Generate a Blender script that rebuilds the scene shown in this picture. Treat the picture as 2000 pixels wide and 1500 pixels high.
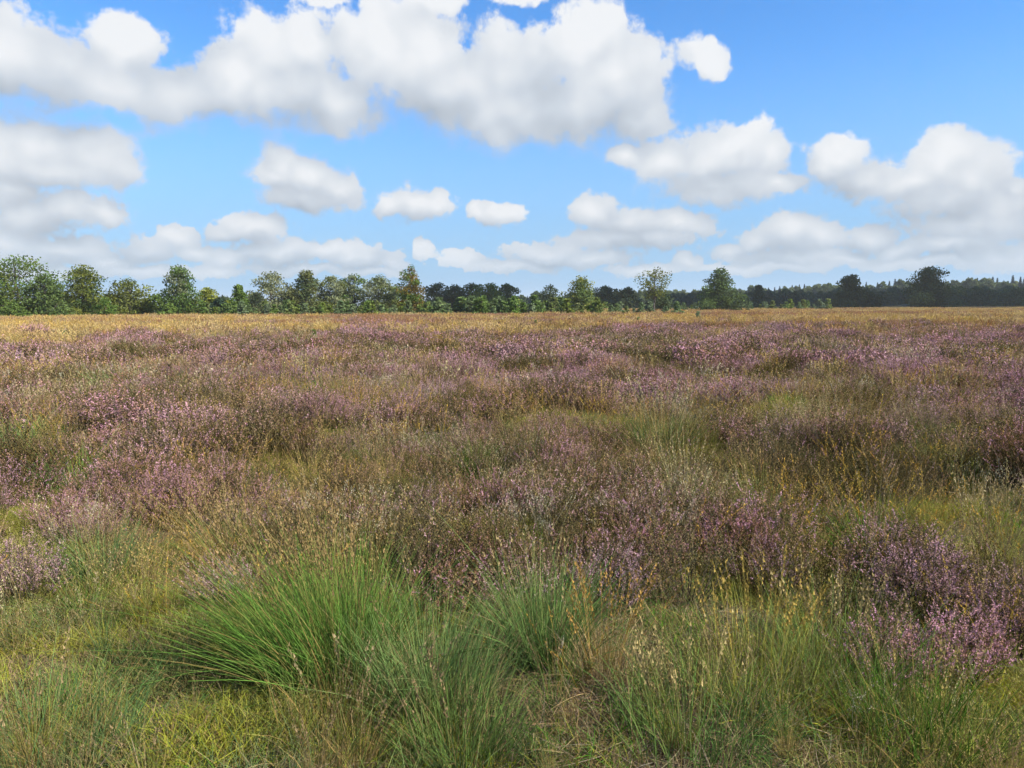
import bpy, math, random
import numpy as np
from mathutils import Matrix, Vector

for o in list(bpy.data.objects):
    bpy.data.objects.remove(o, do_unlink=True)
SC = bpy.context.scene
COL = SC.collection
rng = np.random.default_rng(7)
random.seed(7)
rad = math.radians

# ------------------------------------------------------------------ camera
EYE = 1.65
FPX = 1511.0                       # focal length in pixels of a 2000 px wide picture
PITCH = math.atan((750 - 596) / FPX)
ROLL = rad(-0.24)
cam_data = bpy.data.cameras.new('camera')
cam = bpy.data.objects.new('camera', cam_data)
COL.objects.link(cam)
cam_data.sensor_width = 36.0
cam_data.lens = 36.0 * FPX / 2000.0
cam_data.clip_start = 0.05
cam_data.clip_end = 20000.0
CAM_M = Matrix.Translation((0, 0, EYE)) @ Matrix.Rotation(math.pi / 2 - PITCH, 4, 'X') @ Matrix.Rotation(ROLL, 4, 'Z')
cam.matrix_world = CAM_M
SC.camera = cam

# ------------------------------------------------------------------ light and exposure
SUN_EL = rad(39.0)
SUN_AZ = rad(113.0)                # clockwise from the view direction (+Y): to the right, a little behind
SUN_DIR = Vector((math.cos(SUN_EL) * math.sin(SUN_AZ), math.cos(SUN_EL) * math.cos(SUN_AZ), math.sin(SUN_EL)))
sun_data = bpy.data.lights.new('sun', 'SUN')
sun_data.energy = 5.0
sun_data.angle = rad(0.5)
sun_data.color = (1.0, 0.94, 0.82)
sun = bpy.data.objects.new('sun', sun_data)
COL.objects.link(sun)
sun.rotation_euler = (-SUN_DIR).to_track_quat('-Z', 'Y').to_euler()
sun.location = SUN_DIR * 300

SC.view_settings.view_transform = 'Standard'
SC.view_settings.look = 'None'
SC.view_settings.exposure = 1.15
SC.view_settings.gamma = 1.0
SC.view_settings.use_curve_mapping = False
SC.render.engine = 'CYCLES'
SC.cycles.max_bounces = 4
SC.cycles.diffuse_bounces = 2
SC.cycles.use_adaptive_sampling = True
SC.cycles.adaptive_threshold = 0.02
SC.cycles.adaptive_min_samples = 12
SC.cycles.glossy_bounces = 2
SC.cycles.transmission_bounces = 3
SC.cycles.transparent_max_bounces = 4
SC.cycles.volume_bounces = 1
SC.cycles.use_denoising = True
SC.cycles.denoiser = 'OPENIMAGEDENOISE'
SC.cycles.denoising_input_passes = 'RGB_ALBEDO_NORMAL'
SC.cycles.denoising_prefilter = 'ACCURATE'
SC.cycles.caustics_reflective = False
SC.cycles.caustics_refractive = False


def px_ray(px, py):
    v = Vector(((px - 1000) / FPX, (750 - py) / FPX, -1.0))
    return (CAM_M.to_3x3() @ v).normalized()


def px_azel(px, py):
    d = px_ray(px, py)
    return math.atan2(d.x, d.y), math.asin(d.z)


# ------------------------------------------------------------------ world: sky and cumulus clouds
# puffs of the cumulus clouds, centre and radii as seen from the heath (converted to directions)
PUFFS = [
    # the long cloud overhead
    (20, 120, 115, 100), (110, 150, 110, 72), (245, 90, 62, 54), (210, 170, 130, 60), (350, 190, 125, 68),
    (455, 165, 95, 80), (520, 112, 90, 80), (600, 78, 66, 68), (560, 170, 150, 75), (650, 205, 115, 72),
    (745, 80, 105, 92), (800, 120, 150, 125), (880, 180, 170, 92), (985, 140, 125, 88), (1000, 215, 190, 80),
    (1140, 78, 105, 76), (1200, 145, 125, 92), (1120, 205, 185, 90), (1245, 240, 80, 48), (1380, 112, 46, 42),
    (850, 5, 75, 26), (620, -8, 70, 22), (1020, -15, 60, 25),
    # left bank
    (0, 310, 110, 82), (70, 285, 90, 58), (180, 300, 90, 60), (100, 335, 140, 42), (20, 375, 90, 34),
    (140, 410, 85, 42), (55, 425, 70, 38), (205, 415, 48, 30), (10, 475, 95, 50),
    # middle
    (550, 318, 52, 56), (600, 350, 82, 52), (664, 378, 48, 42), (592, 390, 90, 32), (540, 345, 50, 36),
    (810, 400, 78, 40), (765, 405, 42, 28), (855, 395, 40, 32), (972, 420, 58, 26), (930, 414, 26, 22),
    (490, 445, 78, 34), (440, 458, 42, 22),
    # low, far clouds on the left
    (545, 490, 92, 32), (450, 508, 56, 24), (690, 500, 62, 30), (640, 488, 40, 22), (755, 512, 46, 20),
    (290, 492, 62, 28), (345, 468, 42, 24), (205, 512, 64, 20), (130, 488, 95, 30), (50, 505, 90, 26),
    (600, 524, 150, 12), (300, 530, 150, 12), (830, 490, 20, 22),
    # right
    (1440, 290, 105, 55), (1380, 312, 80, 46), (1505, 300, 58, 50), (1215, 308, 44, 24), (1290, 312, 72, 44),
    (1400, 360, 150, 46), (1525, 360, 74, 30), (1640, 308, 46, 42), (1685, 352, 76, 40), (1615, 330, 34, 42),
    (1840, 308, 80, 48), (1905, 340, 80, 62), (1775, 352, 72, 46), (1850, 392, 120, 50), (1965, 402, 90, 62),
    (1900, 442, 135, 38), (1992, 362, 36, 24), (2080, 400, 110, 70),
    # low, far clouds on the right
    (1165, 418, 58, 46), (1240, 440, 92, 38), (1335, 435, 80, 30), (1200, 474, 140, 28), (1290, 470, 85, 28),
    (1545, 455, 72, 38), (1480, 470, 46, 30), (1600, 465, 62, 32), (1702, 465, 62, 34), (1560, 500, 150, 22),
    (1850, 482, 100, 20), (1070, 495, 95, 26), (1160, 508, 95, 18), (1340, 512, 30, 16), (1000, 520, 130, 14),
    (1500, 520, 200, 12), (1800, 515, 170, 14), (60, 535, 120, 14), (430, 530, 60, 12), (720, 532, 90, 12), (905, 508, 56, 18), (1255, 528, 90, 12), (1425, 488, 44, 18),
    (1655, 508, 70, 16), (1960, 500, 90, 24), (1755, 495, 50, 16), (380, 495, 40, 18),
]

world = bpy.data.worlds.new('World')
SC.world = world
world.use_nodes = True
WT = world.node_tree
WT.nodes.clear()


class NB:
    """small node builder"""
    def __init__(self, tree):
        self.t = tree

    def n(self, kind, **kw):
        nd = self.t.nodes.new(kind)
        for k, v in kw.items():
            setattr(nd, k, v)
        return nd

    def put(self, sock, v):
        if hasattr(v, 'node'):
            self.t.links.new(v, sock)
        elif v is not None:
            sock.default_value = v

    def math(self, op, a, b=None, c=None, clamp=False):
        nd = self.n('ShaderNodeMath', operation=op, use_clamp=clamp)
        self.put(nd.inputs[0], a)
        self.put(nd.inputs[1], b)
        self.put(nd.inputs[2], c)
        return nd.outputs[0]

    def vec(self, op, a, b=None, c=None):
        nd = self.n('ShaderNodeVectorMath', operation=op)
        self.put(nd.inputs[0], a)
        self.put(nd.inputs[1], b)
        self.put(nd.inputs[2], c)
        return nd.outputs['Value'] if op in ('LENGTH', 'DOT_PRODUCT', 'DISTANCE') else nd.outputs[0]

    def ramp(self, v, a, b, lo=0.0, hi=1.0, smooth=True):
        nd = self.n('ShaderNodeMapRange', interpolation_type='SMOOTHSTEP' if smooth else 'LINEAR')
        self.put(nd.inputs[0], v)
        for i, q in enumerate((a, b, lo, hi)):
            self.put(nd.inputs[1 + i], q)
        return nd.outputs[0]

    def mix(self, f, a, b, blend='MIX'):
        nd = self.n('ShaderNodeMix', data_type='RGBA', blend_type=blend)
        self.put(nd.inputs[0], f)
        self.put(nd.inputs[6], a)
        self.put(nd.inputs[7], b)
        return nd.outputs[2]

    def noise(self, v, scale, detail=4.0, rough=0.55, dist=0.0, color=False, flat=False):
        nd = self.n('ShaderNodeTexNoise')
        nd.noise_dimensions = '2D' if flat else '3D'
        self.put(nd.inputs['Vector'], v)
        nd.inputs['Scale'].default_value = scale
        nd.inputs['Detail'].default_value = detail
        nd.inputs['Roughness'].default_value = rough
        nd.inputs['Distortion'].default_value = dist
        return nd.outputs['Color' if color else 'Fac']

    def combine(self, x, y, z=0.0):
        nd = self.n('ShaderNodeCombineXYZ')
        for i, q in enumerate((x, y, z)):
            self.put(nd.inputs[i], q)
        return nd.outputs[0]


W = NB(WT)
tc = W.n('ShaderNodeTexCoord')
DIRV = tc.outputs['Generated']
sx = W.n('ShaderNodeSeparateXYZ')
W.put(sx.inputs[0], DIRV)
AZ = W.math('ARCTAN2', sx.outputs[0], sx.outputs[1])
EL = W.math('ARCSINE', sx.outputs[2])
P0 = W.combine(AZ, EL, 0.0)

sky = W.n('ShaderNodeTexSky', sky_type='NISHITA')
sky.sun_disc = False
sky.sun_elevation = SUN_EL
sky.sun_rotation = SUN_AZ
sky.altitude = 0
sky.air_density = 1.0
sky.dust_density = 0.35
sky.ozone_density = 3.0
SKY_TINT = (0.60, 1.08, 1.50, 1.0)
sky_col = W.mix(1.0, sky.outputs[0], SKY_TINT, 'MULTIPLY')
# pale damp air low over the horizon
sky_col = W.mix(W.ramp(EL, -0.03, 0.34, 1.0, 0.0), sky_col, (2.55, 3.85, 5.5, 1))
SKY_STRENGTH = 0.068


def clear_sky():
    b = W.n('ShaderNodeBackground')
    W.put(b.inputs[0], sky_col)
    b.inputs[1].default_value = SKY_STRENGTH
    return b.outputs[0]



def cloud_shader(dens, body, dens_up, relief, el):
    """mix of sky and cloud from density here, density toward the light, small relief"""
    lit0 = W.math('SUBTRACT', body, dens_up)
    soft = W.ramp(lit0, -0.5, 0.25, 0.60, 0.24)          # bases fray, tops are crisp
    soft = W.math('MULTIPLY', soft, W.ramp(el, 0.03, 0.16, 0.6, 1.0))
    alpha = W.ramp(dens, -0.05, soft)
    lit = W.math('MULTIPLY_ADD', lit0, 0.80, 0.43)
    lit = W.math('MULTIPLY_ADD', relief, 0.9, lit)
    # thin edges are lit through
    lit = W.math('ADD', W.ramp(dens, 0.0, 0.4, 0.10, 0.0), lit, clamp=True)
    col = W.n('ShaderNodeValToRGB')
    W.put(col.inputs[0], lit)
    e = col.color_ramp.elements
    e[0].position = 0.0
    e[0].color = (0.46, 0.52, 0.59, 1)
    e[1].position = 1.0
    e[1].color = (0.92, 0.94, 0.965, 1)
    m = col.color_ramp.elements.new(0.45)
    m.color = (0.65, 0.71, 0.785, 1)
    # distance: the low clouds sink into the pale air near the horizon
    far = W.ramp(el, 0.02, 0.13, 0.26, 0.0)
    colr = W.mix(far, col.outputs[0], (0.50, 0.63, 0.78, 1))
    alpha = W.math('MULTIPLY', alpha, W.ramp(el, 0.0, 0.10, 0.80, 0.985))
    bg = W.n('ShaderNodeBackground')
    W.put(bg.inputs[0], colr)
    bg.inputs[1].default_value = 0.437
    mx = W.n('ShaderNodeMixShader')
    W.put(mx.inputs[0], alpha)
    W.put(mx.inputs[1], clear_sky())
    W.put(mx.inputs[2], bg.outputs[0])
    return mx.outputs[0]


def warp_pos(p):
    a = W.noise(p, 14.0, 3.0, 0.6, color=True, flat=True)
    a = W.vec('MULTIPLY_ADD', a, (0.032, 0.032, 0), (-0.016, -0.016, 0))
    return W.vec('ADD', p, a)


def field_group(puffs):
    """node group: how deep a direction lies inside a set of puffs"""
    t = bpy.data.node_groups.new('cloud_puffs', 'ShaderNodeTree')
    t.interface.new_socket('Direction', in_out='INPUT', socket_type='NodeSocketVector')
    t.interface.new_socket('Depth', in_out='OUTPUT', socket_type='NodeSocketFloat')
    g = NB(t)
    gi = g.n('NodeGroupInput'); go = g.n('NodeGroupOutput')
    acc = None
    for (cx, cy, rx, ry) in puffs:
        a, e = px_azel(cx, cy)
        sa, se = FPX / rx * 0.90, FPX / ry * 0.90
        v = g.vec('MULTIPLY_ADD', gi.outputs[0], (sa, se, 0), (-a * sa, -e * se, 0))
        f = g.vec('LENGTH', v)
        acc = f if acc is None else g.math('SMOOTH_MIN', acc, f, 0.28)
    g.put(go.inputs[0], g.math('SUBTRACT', 0.885, acc))
    return t


def field(p, group):
    nd = W.n('ShaderNodeGroup')
    nd.node_tree = group
    W.put(nd.inputs[0], p)
    return nd.outputs[0]


el_c = W.math('MAXIMUM', EL, 0.01)
PW = warp_pos(P0)
off = W.combine(W.math('MULTIPLY_ADD', el_c, 0.07, 0.001), W.math('MULTIPLY_ADD', el_c, 0.17, 0.002), 0.0)
PUP = W.vec('ADD', PW, off)
n_hi = W.noise(P0, 75.0, 5.0, 0.62, flat=True)
n_lo = W.noise(P0, 25.0, 6.0, 0.62, flat=True)
n_sel = W.ramp(EL, 0.06, 0.22)
n_mix = W.n('ShaderNodeMix', data_type='FLOAT')
W.put(n_mix.inputs[0], n_sel); W.put(n_mix.inputs[2], n_hi); W.put(n_mix.inputs[3], n_lo)
NZ = W.math('MULTIPLY_ADD', n_mix.outputs[0], 1.15, -0.575)
PR = W.vec('ADD', P0, W.vec('MULTIPLY', off, (0.5, 0.5, 0)))
n_lo2 = W.noise(PR, 13.0, 2.0, 0.5, flat=True)
n_lo1 = W.noise(P0, 13.0, 2.0, 0.5, flat=True)
RELIEF = W.math('SUBTRACT', n_lo1, n_lo2)


# whole clouds, for the shade under them
MASSES = [(90, 130, 230, 120), (420, 160, 230, 105), (620, 165, 190, 125), (840, 150, 230, 150), (1060, 160, 270, 140), (1210, 170, 130, 120), (1380, 112, 50, 48),
          (90, 325, 200, 95), (110, 425, 150, 60), (605, 365, 115, 80), (810, 402, 90, 46), (960, 420, 75, 32), (480, 450, 100, 42), (560, 497, 150, 38), (700, 505, 110, 34), (290, 485, 120, 42), (90, 495, 170, 42),
          (1410, 325, 200, 90), (1660, 340, 110, 75), (1870, 385, 200, 120), (1240, 455, 190, 75), (1540, 475, 150, 60), (1690, 470, 90, 48), (1880, 480, 170, 40), (1080, 500, 150, 36), (2080, 400, 130, 90)]
F0 = field(PW, field_group(PUFFS))
d0 = W.math('ADD', W.math('ADD', F0, W.ramp(EL, 0.04, 0.13, 0.04, 0.0)), NZ)
body = W.math('MULTIPLY_ADD', NZ, 0.22, F0)
d1 = field(PUP, field_group(MASSES))
cur = cloud_shader(d0, body, d1, RELIEF, EL)

# the same fair-weather cumulus all round the rest of the sky
zc = W.math('ADD', W.math('MAXIMUM', sx.outputs[2], 0.0), 0.16)
plane = W.combine(W.math('DIVIDE', sx.outputs[0], zc), W.math('DIVIDE', sx.outputs[1], zc), 0.0)
gn = W.noise(plane, 1.7, 4.0, 0.55, flat=True)
gd = W.math('MULTIPLY_ADD', gn, 4.0, -1.98)
gn2 = W.noise(W.vec('ADD', plane, (0.05, 0.05, 0.0)), 1.7, 2.0, 0.55, flat=True)
gd2 = W.math('MULTIPLY_ADD', gn2, 4.0, -1.98)
generic = cloud_shader(gd, gd, W.math('ADD', gd2, 0.1), 0.0, EL)
fa = W.ramp(W.math('ABSOLUTE', AZ), rad(36.5), rad(44))
fe = W.ramp(EL, rad(23), rad(30))
fm = W.math('MAXIMUM', fa, fe)
mx = W.n('ShaderNodeMixShader')
W.put(mx.inputs[0], fm); W.put(mx.inputs[1], cur); W.put(mx.inputs[2], generic)
wout = W.n('ShaderNodeOutputWorld')
W.put(wout.inputs[0], mx.outputs[0])
world.cycles.sampling_method = 'NONE'   # broad smooth sky: found by the diffuse rays themselves

# ------------------------------------------------------------------ numeric helpers
def hash2(ix, iy, seed):
    h = (ix.astype(np.int64) * 374761393 + iy.astype(np.int64) * 668265263 + seed * 982451653) & 0x7fffffff
    h = ((h ^ (h >> 13)) * 1274126177) & 0x7fffffff
    h = h ^ (h >> 16)
    return (h & 0xffffff) / float(0xffffff)


def vnoise(x, y, seed=0):
    x = np.asarray(x, float); y = np.asarray(y, float)
    ix = np.floor(x); iy = np.floor(y)
    fx = x - ix; fy = y - iy
    fx = fx * fx * (3 - 2 * fx); fy = fy * fy * (3 - 2 * fy)
    a = hash2(ix, iy, seed); b = hash2(ix + 1, iy, seed)
    c = hash2(ix, iy + 1, seed); d = hash2(ix + 1, iy + 1, seed)
    return (a * (1 - fx) + b * fx) * (1 - fy) + (c * (1 - fx) + d * fx) * fy


def fbm(x, y, seed=0, octs=4):
    s = 0; a = 0.5; t = 0
    for k in range(octs):
        s = s + a * vnoise(x * 2 ** k + 17.3 * k, y * 2 ** k - 9.1 * k, seed + k)
        t += a; a *= 0.5
    return s / t


def smooth(a, b, v):
    t = np.clip((np.asarray(v, float) - a) / (b - a), 0, 1)
    return t * t * (3 - 2 * t)


def ground_z(x, y):
    x = np.asarray(x, float); y = np.asarray(y, float)
    d = np.hypot(x, y)
    near = 1 - smooth(38, 75, d)
    z = near * (0.5 * (fbm(x / 2.2, y / 2.2, 3, 3) - 0.5) * smooth(3.5, 8.0, d) + 0.12 * (fbm(x / 0.7, y / 0.7, 5, 2) - 0.5))
    z = z + smooth(10, 80, d) * 0.35 * (fbm(x / 45, y / 45, 9, 2) - 0.5)
    # wooded rise far behind, higher to the right
    az = np.arctan2(x, y)
    z = z + smooth(260, 620, d) * 7.0 * smooth(-0.05, 0.5, az) * (0.85 + 0.3 * fbm(x / 160, y / 160, 21, 2))
    return z


def px_ground(px, py):
    d = px_ray(px, py)
    t = -EYE / d.z
    for _ in range(4):
        z = float(ground_z(d.x * t, d.y * t))
        t = (z - EYE) / d.z
    return d.x * t, d.y * t


def px_at(px, dist):
    d = px_ray(px, 598)
    s = dist / math.hypot(d.x, d.y)
    return d.x * s, d.y * s


# ------------------------------------------------------------------ materials
def plant_material(name, translucent=0.35, rough=0.6, spec=0.25, var=0.16, hue=0.02):
    m = bpy.data.materials.new(name)
    m.use_nodes = True
    t = m.node_tree
    t.nodes.clear()
    b = NB(t)
    at = b.n('ShaderNodeAttribute', attribute_name='Col')
    oi = b.n('ShaderNodeObjectInfo')
    hs = b.n('ShaderNodeHueSaturation')
    b.put(hs.inputs['Color'], at.outputs['Color'])
    b.put(hs.inputs['Hue'], b.math('MULTIPLY_ADD', oi.outputs['Random'], 2 * hue, 0.5 - hue))
    r2 = b.math('FRACT', b.math('MULTIPLY', oi.outputs['Random'], 17.31))
    b.put(hs.inputs['Value'], b.math('MULTIPLY_ADD', r2, 2 * var, 1 - var))
    r3 = b.math('FRACT', b.math('MULTIPLY', oi.outputs['Random'], 91.7))
    b.put(hs.inputs['Saturation'], b.math('MULTIPLY_ADD', r3, 0.3, 0.85))
    p = b.n('ShaderNodeBsdfDiffuse')
    b.put(p.inputs['Color'], hs.outputs[0])
    tr = b.n('ShaderNodeBsdfTranslucent')
    b.put(tr.inputs['Color'], hs.outputs[0])
    mx = b.n('ShaderNodeMixShader')
    mx.inputs[0].default_value = translucent
    b.put(mx.inputs[1], p.outputs[0]); b.put(mx.inputs[2], tr.outputs[0])
    o = b.n('ShaderNodeOutputMaterial')
    b.put(o.inputs[0], mx.outputs[0])
    return m


M_GRASS = plant_material('grass_blades', 0.24, 0.45, 0.35, 0.14, 0.012)
M_HEATH = plant_material('heather_sprigs', 0.12, 0.8, 0.1, 0.20, 0.012)
M_LEAF = plant_material('tree_leaves', 0.30, 0.55, 0.25, 0.10, 0.008)


def bark_material():
    m = bpy.data.materials.new('bark')
    m.use_nodes = True
    b = NB(m.node_tree)
    p = m.node_tree.nodes['Principled BSDF']
    tcn = b.n('ShaderNodeTexCoord')
    mp = b.vec('MULTIPLY', tcn.outputs['Object'], (6.0, 6.0, 1.2))
    f = b.noise(mp, 2.0, 5, 0.65)
    b.put(p.inputs['Base Color'], b.mix(b.ramp(f, 0.35, 0.7), (0.035, 0.03, 0.026, 1), (0.14, 0.12, 0.10, 1)))
    p.inputs['Roughness'].default_value = 0.9
    bp = b.n('ShaderNodeBump')
    bp.inputs['Strength'].default_value = 0.6
    b.put(bp.inputs['Height'], f)
    b.put(p.inputs['Normal'], bp.outputs[0])
    return m


M_BARK = bark_material()


def ground_material():
    m = bpy.data.materials.new('heath_soil')
    m.use_nodes = True
    b = NB(m.node_tree)
    p = m.node_tree.nodes['Principled BSDF']
    g = b.n('ShaderNodeNewGeometry')
    pos = g.outputs['Position']
    litter = b.noise(pos, 28.0, 3, 0.7)
    big = b.noise(pos, 0.9, 3, 0.6)
    mid = b.noise(pos, 6.0, 3, 0.6)
    c = b.mix(b.ramp(litter, 0.35, 0.68), (0.030, 0.023, 0.015, 1), (0.17, 0.125, 0.07, 1))
    moss = b.mix(b.ramp(mid, 0.35, 0.7), (0.05, 0.065, 0.018, 1), (0.12, 0.13, 0.035, 1))
    c = b.mix(b.math('MULTIPLY', b.ramp(big, 0.45, 0.6), 0.35), c, moss)
    # the dry grass plain farther off
    ln = b.vec('LENGTH', pos)
    far = b.noise(b.vec('MULTIPLY', pos, (0.06, 0.16, 0)), 1.0, 3, 0.6)
    cf = b.mix(b.ramp(far, 0.38, 0.62), (0.34, 0.22, 0.075, 1), (0.20, 0.125, 0.07, 1))
    c = b.mix(b.ramp(ln, 38.0, 60.0), c, cf)
    c = b.mix(b.ramp(ln, 230.0, 300.0), c, (0.05, 0.055, 0.025, 1))
    b.put(p.inputs['Base Color'], c)
    p.inputs['Roughness'].default_value = 0.95
    p.inputs['Specular IOR Level'].default_value = 0.1
    return m


M_SOIL = ground_material()

# ------------------------------------------------------------------ mesh helpers
ALBEDO = 0.63      # one scale for all plant colours, set together with the exposure


class Geo:
    """collects quads and triangles (unshared vertices) with a colour per vertex"""
    def __init__(self):
        self.v = []; self.c = []; self.f = []; self.n = 0

    def add(self, verts, cols, faces):
        verts = np.asarray(verts, float).reshape(-1, 3)
        cols = np.broadcast_to(np.asarray(cols, float), (len(verts), 3)) if np.ndim(cols) < 2 else np.asarray(cols, float)
        self.v.append(verts); self.c.append(cols)
        self.f.append(np.asarray(faces, np.int64) + self.n)
        self.n += len(verts)

    def mesh(self, name, mat, smooth_shade=False):
        me = bpy.data.meshes.new(name)
        v = np.concatenate(self.v); c = np.concatenate(self.c)
        tot = np.concatenate([np.full(len(f), f.shape[1]) for f in self.f])
        loops = np.concatenate([f.ravel() for f in self.f])
        start = np.concatenate([[0], np.cumsum(tot)[:-1]])
        me.vertices.add(len(v)); me.vertices.foreach_set('co', v.astype(np.float32).ravel())
        me.loops.add(len(loops)); me.loops.foreach_set('vertex_index', loops.astype(np.int32))
        me.polygons.add(len(tot))
        me.polygons.foreach_set('loop_start', start.astype(np.int32))
        me.polygons.foreach_set('loop_total', tot.astype(np.int32))
        me.update(calc_edges=True)
        at = me.color_attributes.new('Col', 'FLOAT_COLOR', 'POINT')
        at.data.foreach_set('color', np.concatenate([np.clip(c * ALBEDO, 0, 1), np.ones((len(c), 1))], 1).astype(np.float32).ravel())
        if smooth_shade:
            me.polygons.foreach_set('use_smooth', np.ones(len(tot), bool))
        me.materials.append(mat)
        return me


def unit(v):
    return v / np.maximum(np.linalg.norm(v, axis=-1, keepdims=True), 1e-9)


def rand_unit(r, n):
    return unit(r.normal(size=(n, 3)))


def ribbons(g, r, base, d, L, w, bend, c0, c1, segs=4, jitter=0.12, side=None, taper=0.75):
    """curved tapering grass blades: base (n,3), direction d, length L, width w, bend vector (n,3)"""
    n = len(base)
    t = np.linspace(0, 1, segs + 1)
    L = np.broadcast_to(np.asarray(L, float), (n,)); w = np.broadcast_to(np.asarray(w, float), (n,))
    p = base[:, None] + (d * L[:, None])[:, None] * t[None, :, None] + (bend * L[:, None])[:, None] * (t ** 2)[None, :, None]
    if side is None:
        side = unit(np.cross(d, rand_unit(r, n)))
    ww = (w[:, None] * np.maximum(1 - t[None] ** 1.6, 0.12) ** taper) * 0.5
    off = side[:, None] * ww[..., None]
    v = np.stack([p - off, p + off], 2)                      # n, segs+1, 2, 3
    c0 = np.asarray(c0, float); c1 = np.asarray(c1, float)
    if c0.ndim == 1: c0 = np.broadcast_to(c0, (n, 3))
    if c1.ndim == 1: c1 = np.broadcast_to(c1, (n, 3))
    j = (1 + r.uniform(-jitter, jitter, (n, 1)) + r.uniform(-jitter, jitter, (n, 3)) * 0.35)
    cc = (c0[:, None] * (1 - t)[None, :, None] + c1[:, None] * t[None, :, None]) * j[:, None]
    cc = np.repeat(cc[:, :, None], 2, 2)
    idx = np.arange(n)[:, None] * (segs + 1) * 2 + np.arange(segs)[None] * 2
    f = np.stack([idx, idx + 1, idx + 3, idx + 2], -1).reshape(-1, 4)
    g.add(v.reshape(-1, 3), cc.reshape(-1, 3), f)
    return p


def flecks(g, r, pos, size, col, axis=None, jitter=0.15, quad=False, stretch=1.0):
    """small leaf or flower faces, one triangle (or quad) each"""
    n = len(pos)
    size = np.broadcast_to(np.asarray(size, float), (n,))
    a = rand_unit(r, n) if axis is None else unit(axis + 0.75 * rand_unit(r, n))
    b = unit(np.cross(a, rand_unit(r, n)))
    s = size[:, None]
    col = np.asarray(col, float)
    if col.ndim == 1: col = np.broadcast_to(col, (n, 3))
    cc = col * (1 + r.uniform(-jitter, jitter, (n, 1)))
    if quad:
        v = np.stack([pos - a * s * 0.5 * stretch, pos + b * s * 0.34, pos + a * s * 0.5 * stretch, pos - b * s * 0.34], 1)
        k = 4
    else:
        v = np.stack([pos - b * s * 0.5, pos + b * s * 0.5, pos + a * s * stretch], 1)
        k = 3
    f = np.arange(n * k).reshape(n, k)
    g.add(v.reshape(-1, 3), np.repeat(cc, k, 0), f)


def tubes(g, paths, radii, col, sides=5):
    """tapered limbs along polylines"""
    for p, rd in zip(paths, radii):
        p = np.asarray(p, float); m = len(p)
        tg = unit(np.gradient(p, axis=0))
        ref = np.array([0.31, 0.95, 0.05])
        u = unit(np.cross(tg, ref)); w = np.cross(tg, u)
        an = np.arange(sides) / sides * 2 * math.pi
        ring = (np.cos(an)[None, :, None] * u[:, None] + np.sin(an)[None, :, None] * w[:, None]) * np.asarray(rd)[:, None, None] + p[:, None]
        i = np.arange(m - 1)[:, None] * sides; k = np.arange(sides)[None]; k2 = (k + 1) % sides
        f = np.stack([i + k, i + k2, i + sides + k2, i + sides + k], -1).reshape(-1, 4)
        g.add(ring.reshape(-1, 3), np.asarray(col, float), f)


def obj(name, me, parent=None, **props):
    o = bpy.data.objects.new(name, me)
    COL.objects.link(o)
    o.parent = parent
    for k, v in props.items():
        o[k] = v
    return o


def thing(name, loc, rz, label, cat, group=None, scale=1.0):
    o = bpy.data.objects.new(name, None)
    COL.objects.link(o)
    o.location = loc
    o.rotation_euler = (0, 0, rz)
    o.scale = (scale,) * 3 if not hasattr(scale, '__len__') else scale
    o.empty_display_size = 0.2
    o['label'] = label; o['category'] = cat
    if group: o['group'] = group
    return o


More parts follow.
